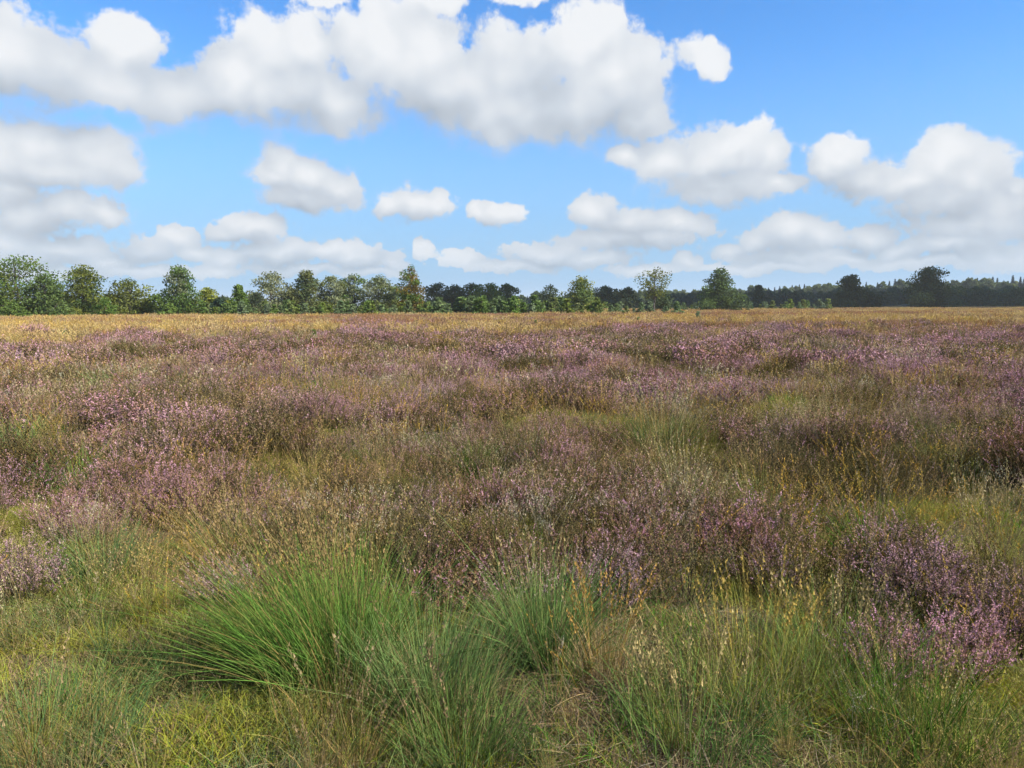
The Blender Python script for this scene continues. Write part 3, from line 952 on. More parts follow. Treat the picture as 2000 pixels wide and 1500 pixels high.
def plant_tufts():
    r = np.random.default_rng(24)
    xs, ys, ids, sc = [], [], [], []
    for (d0, d1, dens, s0) in ((2.2, 4.2, 15, 0.55), (4.2, 6.5, 11, 0.75), (6.5, 16, 4.2, 0.95), (16, 40, 1.3, 1.15)):
        x, y, d = ring(r, d0, d1, dens)
        gr = weight(x, y, GRASSY)
        q = fbm(x / 2.4, y / 2.4, 31, 3)
        keep = 0.20 + 0.60 * gr + 0.8 * smooth(0.56, 0.72, q) * (d > 5)
        ok = r.uniform(0, 1, len(x)) < keep
        x, y, d = x[ok], y[ok], d[ok]
        z = fbm(x / 1.1 + 11, y / 1.1 + 3, 83, 2) + r.normal(0, 0.11, len(x))
        i = np.select([z > 0.66, z > 0.52, z > 0.42, z > 0.33], [4, 2, 0, 3], 1)
        xs.append(x); ys.append(y); ids.append(i + 5 * (d > 14)); sc.append(s0 * r.uniform(0.55, 1.15, len(x)))
    x = np.concatenate(xs); y = np.concatenate(ys); n = len(x)
    sown('grass', 'small green and yellowing grass tufts scattered among the heather', 'grass', G_TUFT, M_GRASS, x, y, ground_z(x, y), np.concatenate(ids), np.concatenate(sc), r.uniform(0, 6.28, n), r.normal(0, 0.12, (n, 2)), r)


def plant_plain():
    """the dry golden grass plain between the heather and the trees"""
    r = np.random.default_rng(25)
    xs, ys, ids, sc = [], [], [], []
    for (d0, d1, dens, s0) in ((24, 60, 3.6, 0.85), (60, 120, 2.0, 1.05), (120, 260, 0.55, 1.5)):
        x, y, d = ring(r, d0, d1, dens, 0.72)
        edge = 39 + 14 * (fbm(x / 8, y / 8, 77, 3) - 0.5) * 2
        keep = smooth(-8, 5, d - edge)
        az = np.arctan2(x, y)
        if d0 > 100: keep = keep * (az > -0.1)
        ok = r.uniform(0, 1, len(x)) < keep
        x, y, d, az = x[ok], y[ok], d[ok], az[ok]
        z = fbm(x / 11, y / 6, 93, 3) * 1.5 - 0.25 + r.normal(0, 0.06, len(x))
        i = np.select([z > 0.54, z > 0.46, z > 0.39], [0, 2, 3], 1)
        i = np.where(r.uniform(0, 1, len(x)) < 0.12, 4, i)
        far = (d > 95 + 60 * smooth(0, 0.5, az))
        xs.append(x); ys.append(y); ids.append(i); sc.append(s0 * r.uniform(0.7, 1.2, len(x)))
    x = np.concatenate(xs); y = np.concatenate(ys); n = len(x)
    s = np.concatenate(sc)
    sv = np.stack([s, s, np.minimum(s, 1.1) * r.uniform(0.8, 1.1, n)], 1)
    scatter('dry_grass', 'plain of golden and rusty dry grass stretching to the trees', 'grass', K_GOLD, x, y, ground_z(x, y) - 0.01, np.concatenate(ids), sv, r.uniform(0, 6.28, n), r.normal(0, 0.06, (n, 2)))


def plant_plain_heather():
    r = np.random.default_rng(26)
    x, y, d = ring(r, 46, 230, 0.9, 0.72)
    az = np.arctan2(x, y)
    q = fbm(x / 14, y / 6, 101, 3)
    keep = smooth(0.53, 0.61, q) * 0.75 * (d < 110) + (d > 150) * (az > 0.2) * 0.8 + (d > 95) * (az < 0.1) * 0.3
    ok = r.uniform(0, 1, len(x)) < keep
    x, y = x[ok], y[ok]; n = len(x)
    scatter('heather', 'low purple heather patches out on the dry grass plain', 'heather', K_HF, x, y, ground_z(x, y), r.choice([1, 2, 3, 4], n), r.uniform(1.0, 1.7, n) , r.uniform(0, 6.28, n))


plant_turf(); plant_clearing(); plant_stems(); plant_tufts(); plant_plain(); plant_plain_heather()

# ------------------------------------------------------------------ trees
OLIVE = ((0.124, 0.156, 0.046), (0.215, 0.24, 0.078)); GREEN_L = ((0.111, 0.182, 0.046), (0.195, 0.28, 0.078)); GREYGRN = ((0.195, 0.234, 0.104), (0.364, 0.39, 0.221))
YELGRN = ((0.221, 0.273, 0.052), (0.39, 0.416, 0.104)); RUSTY = ((0.182, 0.163, 0.046), (0.325, 0.221, 0.065)); DARK = ((0.07, 0.112, 0.042), (0.133, 0.182, 0.07)); JUNI = ((0.045, 0.08, 0.05), (0.08, 0.125, 0.08))


def prof(kind, z):
    z = np.clip(z, 0, 1)
    if kind == 'round': return np.sqrt(np.maximum(0.0, 1 - (1.9 * z - 0.85) ** 2 * 0.93)) * np.where(z > 0.97, 0.6, 1)
    if kind == 'conic': return np.where(z < 0.2, 0.78 + 1.1 * z, ((1.02 - z) / 0.82) ** 0.85)
    if kind == 'dome': return np.sqrt(np.maximum(0.02, 1 - z ** 2.2))
    if kind == 'stack': return np.where(z < 0.25, 0.85 + 0.6 * z, ((1.03 - z) / 0.78) ** 0.6) * (0.84 + 0.2 * np.sin(z * 17))
    if kind == 'vase': return 0.25 + 0.75 * np.sin(np.clip(z, 0.05, 1) * 2.5)
    return np.ones_like(z)


def tree_geo(seed, H, Wd, kind, pal, low=0.06, K=46, leaves=3400, leaf=0.24, airy_top=0.0, bare=0.0, flat=0.55, tone2=None):
    """trunk with limbs, and a crown of leaf faces gathered in clumps round the limb ends"""
    r = np.random.default_rng(seed)
    tr = Geo(); cr = Geo()
    lob = [(r.uniform(0.06, 0.2), k, r.uniform(0, 6.28)) for k in (1, 2, 3, 5)]
    z = low + (1 - low) * (np.arange(K)[::-1] + r.uniform(0, 1, K)) / K
    z[0] = 0.985; z[1] = 0.94
    th = np.arange(K) * 2.39996 + r.normal(0, 0.4, K)
    zz = (z - low) / (1 - low)
    rr = prof(kind, zz) * (1 + sum(a * np.sin(k * th + p + zz * 4) for a, k, p in lob))
    q = r.uniform(0.25, 0.88, K); q[:2] = 0.15
    rad_ = rr * q * Wd / 2
    c = np.stack([np.cos(th) * rad_, np.sin(th) * rad_, z * H * 0.96], 1)
    cs = Wd * r.uniform(0.12, 0.20, K) * (1 - 0.35 * zz) * (46.0 / K) ** 0.2
    # trunk and limbs
    n = 9
    t = np.linspace(0, 1, n)
    wob = np.cumsum(r.normal(0, 0.012 * H, (n, 2)), 0); wob -= wob[0]
    trunk = np.stack([wob[:, 0], wob[:, 1], t * H * 0.93], 1)
    r0 = H * 0.022
    paths = [trunk]; rads = [r0 * (1 - t) ** 0.8 + 0.02]
    for i in range(K):
        if r.uniform() < (0.75 if bare == 0 else 1.0):
            h0 = max(0.06, c[i, 2] / H - r.uniform(0.10, 0.26)) * H
            k = min(n - 1, int(h0 / (H * 0.93) * (n - 1)))
            b0 = np.array([np.interp(h0, trunk[:, 2], trunk[:, 0]), np.interp(h0, trunk[:, 2], trunk[:, 1]), h0])
            m = np.linspace(0, 1, 5)[:, None]
            pth = b0 + (c[i] - b0) * m + np.array([0, 0, -1.0]) * (m * (1 - m)) * 0.12 * np.linalg.norm(c[i] - b0)
            pth[1:4] += r.normal(0, 0.012 * H, (3, 3))
            paths.append(pth); rads.append(np.linspace(r0 * 0.42 * (1 - 0.6 * h0 / H), 0.012, 5))
    tubes(tr, paths, rads, (0.1, 0.1, 0.1))
    # leaves
    w = cs ** 2 * (1 - airy_top * zz ** 2)
    cnt = np.maximum(6, (leaves * 1.9 * (1 - bare) * w / w.sum())).astype(int)
    ci = np.repeat(np.arange(K), cnt); N = len(ci)
    u = rand_unit(r, N) * (r.uniform(0, 1, (N, 1)) ** 0.45)
    u[:, 2] *= flat
    pos = c[ci] + u * cs[ci][:, None] * 1.25
    pos[:, 2] = np.maximum(pos[:, 2], 0.05 * H * r.uniform(0, 1, N))
    mixv = np.clip(r.beta(1.6, 1.6, K)[ci] * 0.7 + r.uniform(0, 0.45, N), 0, 1)[:, None]
    col = (np.asarray(pal[0]) * (1 - mixv) + np.asarray(pal[1]) * mixv) * 1.0
    if tone2 is not None:
        f = (r.uniform(0, 1, K)[ci] < tone2[0])[:, None]
        col2 = np.asarray(tone2[1][0]) * (1 - mixv) + np.asarray(tone2[1][1]) * mixv
        col = np.where(f, col2, col)
    flecks(cr, r, pos, leaf * r.uniform(0.65, 1.35, N), col, quad=True, jitter=0.22, stretch=1.1)
    return tr, cr


TREE_N = [900]


def tree(name, px, dist, top_px, width_px, kind, pal, label, group=None, cat='tree', **kw):
    """a tree standing at a distance, sized from its height and width in the picture"""
    x, y = px_at(px, dist)
    ct = dist / FPX
    el = px_azel(px, top_px)[1]
    z0 = float(ground_z(x, y)) - 0.05
    H = EYE + math.tan(el) * math.hypot(x, y) - z0
    Wd = width_px * ct * 1.12
    TREE_N[0] += 1
    tr, cr = tree_geo(TREE_N[0], H, Wd, kind, pal, leaf=kw.pop('leaf', 0.0022 * dist), **kw)
    o = thing(name, (x, y, z0), 0.0, label, cat, group)
    obj('trunk', tr.mesh('trunk', M_BARK, True), o)
    obj('crown', cr.mesh('crown', M_LEAF), o)
    return o


G1 = 'trees along the left edge of the plain'
tree('oak_tree', 35, 106, 500, 150, 'dome', GREEN_L, 'tallest dark green oak at the far left edge', G1, K=64, leaves=5200, airy_top=0.45, tone2=(0.25, OLIVE))
tree('oak_tree', -60, 110, 515, 120, 'dome', GREEN_L, 'dark green oak cut off by the left edge of the picture', G1, K=40, leaves=3000)
tree('oak_tree', 88, 102, 536, 72, 'dome', GREEN_L, 'round bright green tree leaning on the tallest oak at far left', G1, K=36, leaves=2800)
tree('oak_tree', 165, 106, 520, 98, 'stack', OLIVE, 'olive brown oak, second tall tree from the left', G1, K=50, leaves=3800, tone2=(0.3, DARK))
tree('oak_tree', 253, 110, 547, 92, 'dome', OLIVE, 'low domed oak with yellowish top right of the olive brown one', G1, K=40, leaves=2800, airy_top=0.3, tone2=(0.35, YELGRN))
tree('birch_tree', 303, 112, 577, 60, 'dome', GREEN_L, 'low green birch filling the gap left of the pointed oak', G1, K=22, leaves=1500)
tree('oak_tree', 352, 105, 520, 90, 'stack', GREEN_L, 'pointed green oak with tiered outline left of centre', G1, K=52, leaves=4000, tone2=(0.2, GREYGRN))
tree('birch_tree', 405, 108, 562, 64, 'conic', YELGRN, 'small yellow-green birch just right of the pointed oak', G1, K=28, leaves=1800)
tree('oak_tree', 467, 104, 555, 46, 'conic', GREEN_L, 'slim green oak with a bent tip behind the dark round juniper', G1, K=28, leaves=2000)
tree('birch_tree', 530, 108, 530, 96, 'round', GREYGRN, 'airy grey-green birch with see-through crown', G1, K=54, leaves=3300, airy_top=0.4, flat=0.4)
tree('oak_tree', 600, 107, 528, 80, 'stack', OLIVE, 'olive oak with a knob-shaped top left of the pale birches', G1, K=44, leaves=3400, tone2=(0.25, DARK))
tree('birch_tree', 645, 109, 538, 78, 'round', GREYGRN, 'pale grey-green birch right of the knob-topped oak', G1, K=42, leaves=3000, tone2=(0.35, OLIVE))
tree('birch_tree', 692, 111, 535, 66, 'round', GREYGRN, 'middle one of the three pale birches', G1, K=36, leaves=2600, tone2=(0.4, GREEN_L))
tree('birch_tree', 742, 109, 540, 84, 'round', GREYGRN, 'pale birch directly left of the rusty tree', G1, K=42, leaves=3000, tone2=(0.4, OLIVE))
tree('birch_tree', 803, 106, 518, 76, 'stack', RUSTY, 'tall rust and green tinted tree with thin top', G1, K=48, leaves=3300, airy_top=0.75, tone2=(0.4, GREEN_L))
tree('juniper_bush', 427, 98, 584, 42, 'dome', JUNI, 'dark blue-green round juniper bush in front of the birches', None, 'bush', K=26, leaves=2600)
G2 = 'dark oaks in the middle distance'
for i, (px, tp, w, lab) in enumerate([(856, 554, 66, 'dark oak closest to the rusty tree'), (886, 558, 66, 'second dark oak of the middle clump'), (921, 554, 84, 'broad dark oak in the middle clump'),
                                      (957, 553, 76, 'green tinged oak in the middle clump'), (990, 554, 58, 'round dark oak ending the middle clump on the right'),
                                      (1182, 560, 62, 'dark oak directly behind the bright yellow-green tree'), (1226, 562, 58, 'round dark oak left of the dying tree')]):
    tree('oak_tree', px, 178 + 4 * (i % 3), tp, w, 'dome', DARK if i != 3 else GREEN_L, lab, G2, K=34, leaves=2300)
tree('oak_tree', 1075, 172, 556, 56, 'round', DARK, 'dark oak with open see-through top left of the yellow-green tree', G2, K=30, leaves=1500, airy_top=0.6)
tree('birch_tree', 1135, 108, 540, 92, 'conic', YELGRN, 'bright yellow-green birch standing alone right of centre', None, K=50, leaves=3400, airy_top=0.5, tone2=(0.3, GREEN_L))
tree('dying_tree', 1277, 128, 524, 66, 'vase', OLIVE, 'dying tree with sparse leaves and bare branches', None, low=0.42, K=40, leaves=1300, bare=0.45)
tree('oak_tree', 1292, 134, 572, 70, 'dome', DARK, 'low dark bush under the dying tree', None, 'bush', K=24, leaves=1700)
tree('oak_tree', 1405, 138, 522, 92, 'conic', GREEN_L, 'tall green oak with bare twigs on its upper left', None, K=52, leaves=3600, airy_top=0.55, tone2=(0.35, DARK))
tree('pine_tree', 1481, 205, 556, 36, 'conic', DARK, 'small dark pine in front of the distant wood', None, K=24, leaves=1300)
tree('oak_tree', 1660, 200, 537, 66, 'stack', DARK, 'dark oak standing alone before the distant wood', None, K=42, leaves=3000)
tree('oak_tree', 1698, 205, 572, 44, 'dome', DARK, 'low dark bush at the right foot of the lone dark oak', None, 'bush', K=20, leaves=1300)
tree('pine_tree', 1812, 198, 522, 92, 'stack', DARK, 'tallest dark tree with spreading tiers at the right', None, K=54, leaves=4200)
tree('oak_tree', 1905, 300, 567, 90, 'dome', DARK, 'broad dark oak near the right edge before the wood', None, K=34, leaves=2200)
tree('oak_tree', 1985, 290, 566, 80, 'dome', DARK, 'dark oak at the right edge of the picture', None, K=34, leaves=2200)

for i, (px, tp, w, lab) in enumerate([(122, 572, 66, 'low tree behind the gap left of the olive brown oak'), (212, 576, 66, 'low tree behind the gap right of the olive brown oak'), (436, 580, 56, 'low tree behind the dark juniper bush'),
                                      (498, 574, 60, 'low tree behind the gap left of the airy grey-green birch'), (570, 568, 64, 'low tree behind the gap right of the airy grey-green birch'), (668, 560, 60, 'low tree behind the first two pale birches'),
                                      (772, 560, 60, 'low tree behind the gap left of the rust-tinted tree')]):
    tree('oak_tree', px, 124 + 5 * (i % 2), tp, w, 'dome', (GREEN_L, OLIVE, DARK)[i % 3], lab, G1, K=24, leaves=1500)

# hedge of low bushes between and under the left trees
hb = [(20, 590, 60, 'leftmost low bush, under the tallest oak'), (60, 596, 46, 'low bush between the tallest oak and the round green tree'), (118, 588, 52, 'low bush in the gap left of the olive brown oak'),
      (205, 585, 50, 'bush under the right side of the olive brown oak'), (225, 596, 40, 'low bush at the left foot of the low domed oak'), (290, 592, 44, 'low bush under the low green birch'),
      (330, 594, 34, 'small bush at the left foot of the pointed green oak'), (380, 590, 36, 'bush at the right foot of the pointed green oak'), (445, 588, 30, 'small bush between the juniper and the slim oak'),
      (560, 588, 44, 'bush at the right foot of the airy grey-green birch'), (625, 590, 40, 'bush at the right foot of the knob-topped oak'), (670, 588, 44, 'bush between the first two pale birches'),
      (720, 590, 40, 'bush between the last two pale birches'), (770, 588, 44, 'bush at the left foot of the rust-tinted tree'), (835, 592, 36, 'bush at the right foot of the rust-tinted tree')]
for i, (px, tp, w, lab) in enumerate(hb):
    tree('bush', px, 99 + 5 * (i % 3), tp, w, 'dome', (GREEN_L, OLIVE, YELGRN)[i % 3], lab, 'low bushes under the left-hand trees', 'bush', K=12, leaves=700)


# young birches in a row along the near side of the trees
def sapling_mesh(seed, pal):
    tr, cr = tree_geo(seed, 1.6, 1.1, 'conic', pal, K=16, leaves=420, leaf=0.15, low=0.03)
    return tr.mesh('stem', M_BARK, True), cr.mesh('crown', M_LEAF)


SAP = [sapling_mesh(950 + i, (((0.13, 0.22, 0.05), (0.24, 0.33, 0.12)), ((0.16, 0.24, 0.10), (0.28, 0.35, 0.19)), ((0.15, 0.22, 0.05), (0.28, 0.32, 0.10)))[i % 3]) for i in range(6)]
rs = np.random.default_rng(77)
SAPG = 'young birches along the far edge of the plain'


def sapling(px, dist, h, label, k, group=SAPG, wide=1.0):
    x, y = px_at(px, dist)
    s = h / 1.6
    o = thing('birch_sapling', (x, y, float(ground_z(x, y))), float(rs.uniform(0, 6.28)), label, 'sapling', group, (s * wide, s * wide, s))
    obj('stem', SAP[k][0], o); obj('crown', SAP[k][1], o)


ORD = ('first', 'second', 'third', 'fourth', 'fifth', 'sixth', 'seventh', 'eighth', 'ninth', 'tenth', 'eleventh', 'twelfth')
SPANS = [(380, 'under the small yellow-green birch'), (440, 'beside the dark juniper and slim oak'), (495, 'before the airy grey-green birch'), (570, 'before the knob-topped oak'), (630, 'before the first pale birch'),
         (670, 'before the middle pale birch'), (720, 'before the last pale birch'), (770, 'before the rust-tinted tree'), (842, 'before the dark oak next to the rust-tinted tree'), (885, 'before the second dark oak'),
         (915, 'before the broad dark oak'), (950, 'before the green tinged oak'), (985, 'before the last dark oak'), (1020, 'in the gap showing distant spruces'), (1065, 'before the open-topped dark oak'),
         (1105, 'before the bright yellow-green birch'), (1175, 'before the dark oaks left of the dying tree'), (1250, 'at the foot of the dying tree'), (1322, 'left of the tall oak with bare twigs'),
         (1380, 'before the tall oak with bare twigs'), (1450, 'around the small dark pine'), (1510, 'before the wood right of the small pine'), (1570, 'before the wood left of the lone dark oak')]
row = [(px, 'near') for px in list(np.arange(395, 850, 10.5)) + list(np.arange(850, 1110, 7.5)) + list(np.arange(1110, 1325, 13.0))] + [(px, 'far') for px in np.arange(1325, 1625, 11.0)]
count = {}
jit = sorted([(px + float(rs.normal(0, 4)), w) for px, w in row])
for px, where in jit:
    span = [t for a0, t in SPANS if px >= a0] or [SPANS[0][1]]
    span = span[-1]
    count[span] = count.get(span, 0) + 1
    lab = '%s birch sapling from the left, %s' % (ORD[count[span] - 1], span)
    if where == 'near':
        h = rs.uniform(1.3, 2.3) * (1.2 if 850 < px < 1110 else 1.0) * (0.9 if px > 1100 else 1.0)
        sapling(px, rs.uniform(84, 97), h, lab, int(rs.integers(0, 6)), wide=1.25)
    else:
        sapling(px, rs.uniform(150, 172), rs.uniform(1.4, 2.8), lab, int(rs.integers(0, 6)), wide=1.3)
sapling(1166, 80, 2.4, 'tallest pale sapling beside the bright yellow-green birch', 2)
sapling(1005, 82, 2.6, 'tallest pointed sapling at the right end of the dark oaks', 0)

# far wood on the rise: one mass of tree tops
far_kinds = []
for i, (kd, pal) in enumerate([('dome', DARK), ('dome', ((0.09, 0.135, 0.045), (0.19, 0.23, 0.08))), ('round', DARK), ('dome', ((0.11, 0.155, 0.05), (0.22, 0.26, 0.10)))]):
    tr, cr = tree_geo(970 + i, 8.0, 7.5, kd, pal, K=24, leaves=1100, leaf=0.75)
    far_kinds.append(('wood_tree', cr.mesh('wood_tree', M_LEAF)))


def plant_wood():
    r = np.random.default_rng(31)
    xs, ys, ids, ss = [], [], [], []
    for (a0, a1, d0, d1, n, s0, ks) in ((0.19, 0.75, 330, 420, 380, 0.66, (0, 2, 0, 1)), (0.10, 0.80, 540, 700, 900, 0.98, (1, 3, 3, 1)), (-0.10, 0.20, 430, 560, 160, 0.85, (1, 0, 3, 2)),
                                        (-0.75, -0.1, 420, 520, 130, 0.55, (1, 3, 0, 2))):
        a = r.uniform(a0, a1, n); d = d0 + (d1 - d0) * r.uniform(0, 1, n)
        xs.append(d * np.sin(a)); ys.append(d * np.cos(a)); ids.append(r.choice(ks, n)); ss.append(s0 * (0.62 + 0.75 * fbm(a * 40, d / 60, 57, 3)) * r.uniform(0.75, 1.25, n))
    x = np.concatenate(xs); y = np.concatenate(ys); n = len(x); s = np.concatenate(ss)
    scatter('wood', 'distant dark green wood covering the low rise behind the plain', 'wood', far_kinds, x, y, ground_z(x, y) - 0.3, np.concatenate(ids), s, r.uniform(0, 6.28, n))


plant_wood()


def spruce_mesh(seed):
    """whorls of drooping needle branches on a straight stem"""
    r = np.random.default_rng(seed)
    tr = Geo(); cr = Geo()
    H = 14.0
    t = np.linspace(0, 1, 6)
    tubes(tr, [np.stack([0 * t, 0 * t, t * H], 1)], [0.22 * (1 - t) + 0.03], (0.1, 0.1, 0.1))
    for z in np.arange(0.25, 0.99, 0.045):
        m = 9; th = r.uniform(0, 6.28) + np.arange(m) * 0.7 + r.normal(0, 0.15, m)
        R = 2.6 * (1.02 - z) ** 0.85 * r.uniform(0.7, 1.15, m)
        k = 9
        u = np.tile(np.linspace(0.1, 1, k), m); ti = np.repeat(th, k); Ri = np.repeat(R, k)
        pos = np.stack([np.cos(ti) * Ri * u, np.sin(ti) * Ri * u, z * H - 0.35 * Ri * u ** 1.5], 1) + r.normal(0, 0.12, (m * k, 3))
        flecks(cr, r, pos, 0.75 * (1.1 - 0.5 * z), np.array((0.035, 0.055, 0.035)) * r.uniform(0.8, 1.5, (m * k, 1)), quad=True)
    flecks(cr, r, np.stack([r.normal(0, .08, 30), r.normal(0, .08, 30), r.uniform(0.93, 1.02, 30) * H], 1), 0.4, (0.04, 0.06, 0.04), quad=True)
    return tr.mesh('trunk', M_BARK, True), cr.mesh('crown', M_LEAF)


SPR = [spruce_mesh(990 + i) for i in range(3)]
spr = [(1462, 566, 470), (1470, 563, 480), (1500, 562, 520), (1512, 561, 560), (1522, 559, 560), (1546, 557, 600), (1560, 556, 610), (1570, 555, 610), (1690, 551, 600), (1712, 552, 600), (1722, 554, 600), (1735, 549, 600), (1746, 545, 610),
       (1757, 547, 610), (1768, 549, 600), (1850, 549, 600), (1858, 551, 600), (1891, 545, 610), (1906, 543, 610), (1925, 545, 600), (1936, 541, 610), (1945, 543, 600), (1958, 548, 600), (1966, 549, 600), (1975, 538, 610), (1990, 541, 610), (1998, 540, 600),
       (1012, 577, 480), (1022, 576, 480), (1030, 578, 470), (1040, 577, 490), (1052, 578, 480), (1330, 572, 560), (1352, 571, 560), (1440, 570, 540)]
for i, (px, tp, dd) in enumerate(spr):
    x, y = px_at(px, dd)
    z0 = float(ground_z(x, y)) - 0.3
    H = EYE + math.tan(px_azel(px, tp)[1]) * dd - z0
    s = H / 14.0
    zone = ('in the gap right of the dark oaks' if px < 1100 else 'around the tall oak with bare twigs' if px < 1480 else 'left of the lone dark oak' if px < 1640 else 'left of the tallest dark tree' if px < 1800 else 'right of the tallest dark tree')
    same = sorted(q[0] for q in spr if ('in the gap right of the dark oaks' if q[0] < 1100 else 'around the tall oak with bare twigs' if q[0] < 1480 else 'left of the lone dark oak' if q[0] < 1640 else 'left of the tallest dark tree' if q[0] < 1800 else 'right of the tallest dark tree') == zone)
    lab = '%s distant spruce top from the left, %s' % (ORD[same.index(px)], zone)
    o = thing('spruce_tree', (x, y, z0), i * 1.7, lab, 'tree', 'spruce tops over the distant wood', (s * 1.25, s * 1.25, s))
    obj('trunk', SPR[i % 3][0], o); obj('crown', SPR[i % 3][1], o)

# ------------------------------------------------------------------ single plants one can pick out on the heath
def tussock(px, py, label, L=0.5, n=500, style=GREEN, lean=(0, 0), base_r=0.12, heads=20, head_L=None, dry=0.12, spread=0.8, droop=0.35, w=0.0032, seed=0, ch=(0.36, 0.27, 0.14), segs=5):
    x, y = px_ground(px, py)
    d = math.hypot(x, y)
    if d > 7: w = max(w, 0.0011 * d * 0.6); n = int(n * 0.7); segs = 4
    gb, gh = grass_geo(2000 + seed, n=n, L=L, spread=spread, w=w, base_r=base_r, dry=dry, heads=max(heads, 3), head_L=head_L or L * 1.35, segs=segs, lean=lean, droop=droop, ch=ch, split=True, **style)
    o = thing('grass_tussock', (x, y, float(ground_z(x, y)) - 0.01), 0.0, label, 'grass', 'grass tussocks standing out on the heath')
    obj('leaf_blades', gb.mesh('leaf_blades', M_GRASS), o)
    obj('flower_stalks', gh.mesh('flower_stalks', M_GRASS), o)


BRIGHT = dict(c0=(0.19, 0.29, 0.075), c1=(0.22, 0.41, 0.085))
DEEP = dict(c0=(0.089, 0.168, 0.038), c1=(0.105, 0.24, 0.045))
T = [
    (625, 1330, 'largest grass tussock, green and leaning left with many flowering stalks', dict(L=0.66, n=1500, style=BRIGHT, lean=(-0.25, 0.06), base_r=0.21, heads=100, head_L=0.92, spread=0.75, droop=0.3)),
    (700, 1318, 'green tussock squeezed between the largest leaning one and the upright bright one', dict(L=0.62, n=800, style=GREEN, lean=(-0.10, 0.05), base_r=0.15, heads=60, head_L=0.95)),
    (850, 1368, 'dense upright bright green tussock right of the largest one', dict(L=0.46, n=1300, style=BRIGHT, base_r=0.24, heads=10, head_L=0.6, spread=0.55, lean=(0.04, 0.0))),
    (1065, 1300, 'dark green upright tussock above the patch of bare straw', dict(L=0.56, n=1000, style=GREEN, base_r=0.15, heads=26, head_L=0.66, spread=0.65)),
    (205, 1140, 'blue-green tussock at the left below the pink heather', dict(L=0.42, n=600, style=BLUEG, base_r=0.17, heads=20, spread=0.7)),
    (1480, 1350, 'yellow-green tussock with golden heads in the right foreground', dict(L=0.40, n=480, style=YELG, base_r=0.32, heads=46, head_L=0.55, dry=0.3, ch=(0.52, 0.36, 0.12), spread=0.35)),
    (1640, 1330, 'green tussock beside the pink heather of the right foreground', dict(L=0.40, n=480, style=BRIGHT, base_r=0.28, heads=30, head_L=0.55, ch=(0.50, 0.35, 0.13), spread=0.38)),
    (1790, 1440, 'dark green tussock low in the bottom right corner', dict(L=0.34, n=520, style=DEEP, base_r=0.28, heads=18, ch=(0.48, 0.36, 0.16), spread=0.45)),
    (1350, 1440, 'grey-green tussock at the bottom right of the straw patch', dict(L=0.34, n=520, style=GREEN, base_r=0.30, heads=30, ch=(0.50, 0.36, 0.14), spread=0.4)),
    (70, 1485, 'blue-green tussock in the bottom left corner', dict(L=0.30, n=900, style=BLUEG, base_r=0.34, heads=8, spread=0.5)),
    (690, 1440, 'grey-green fine-leaved tussock below the largest one', dict(L=0.36, n=800, style=GREYG, base_r=0.32, heads=12, lean=(0.15, 0.0), spread=0.6)),
    (900, 1490, 'green tussock at the bottom edge right of centre', dict(L=0.34, n=700, style=GREEN, base_r=0.2, heads=6)),
    (1490, 1040, 'slender green tussock with tall stalks right of the dark bush', dict(L=0.5, n=420, style=GREEN, base_r=0.12, heads=30, head_L=0.75, lean=(-0.1, 0))),
    (1340, 1040, 'loose pale green tussock with arching straw stalks beside the dark bush', dict(L=0.5, n=300, style=GREYG, base_r=0.12, heads=36, head_L=0.8, ch=(0.5, 0.4, 0.2))),
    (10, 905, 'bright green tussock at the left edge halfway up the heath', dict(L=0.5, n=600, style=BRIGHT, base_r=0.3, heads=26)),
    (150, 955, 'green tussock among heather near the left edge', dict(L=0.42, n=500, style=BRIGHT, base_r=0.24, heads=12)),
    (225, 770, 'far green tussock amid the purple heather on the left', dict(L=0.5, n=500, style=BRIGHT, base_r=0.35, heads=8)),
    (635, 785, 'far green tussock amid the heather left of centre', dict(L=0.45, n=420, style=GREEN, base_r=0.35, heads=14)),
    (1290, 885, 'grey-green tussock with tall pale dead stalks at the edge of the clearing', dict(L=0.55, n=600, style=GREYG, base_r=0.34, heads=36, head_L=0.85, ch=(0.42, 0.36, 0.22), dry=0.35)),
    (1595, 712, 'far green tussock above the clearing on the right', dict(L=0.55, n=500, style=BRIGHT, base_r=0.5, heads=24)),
    (1545, 792, 'small bright green tussock on the far side of the clearing', dict(L=0.26, n=300, style=BRIGHT, base_r=0.35, heads=3)),
    (930, 930, 'small dark green tussock in the middle of the heather', dict(L=0.42, n=340, style=DEEP, base_r=0.12, heads=6)),
    (1945, 1130, 'arching pale green tussock at the right edge above the pink heather', dict(L=0.42, n=260, style=YELG, base_r=0.06, heads=16, spread=1.5, droop=0.6)),
    (1700, 1100, 'loose green tussock behind the pink heather of the right foreground', dict(L=0.48, n=320, style=GREEN, base_r=0.12, heads=30, head_L=0.75)),
    (450, 1120, 'straw-coloured arching tussock left of the largest one', dict(L=0.5, n=420, style=GREYG, base_r=0.14, heads=60, head_L=0.7, dry=0.6, lean=(-0.25, 0.0), spread=1.0)),
    (1180, 1330, 'sparse tussock of tall golden-brown stalks right of the dark green one', dict(L=0.34, n=220, style=GOLD, base_r=0.12, heads=26, head_L=0.55, ch=(0.52, 0.33, 0.12))),
]
for i, (px, py, lab, kw) in enumerate(T):
    tussock(px, py, lab, seed=i, **kw)


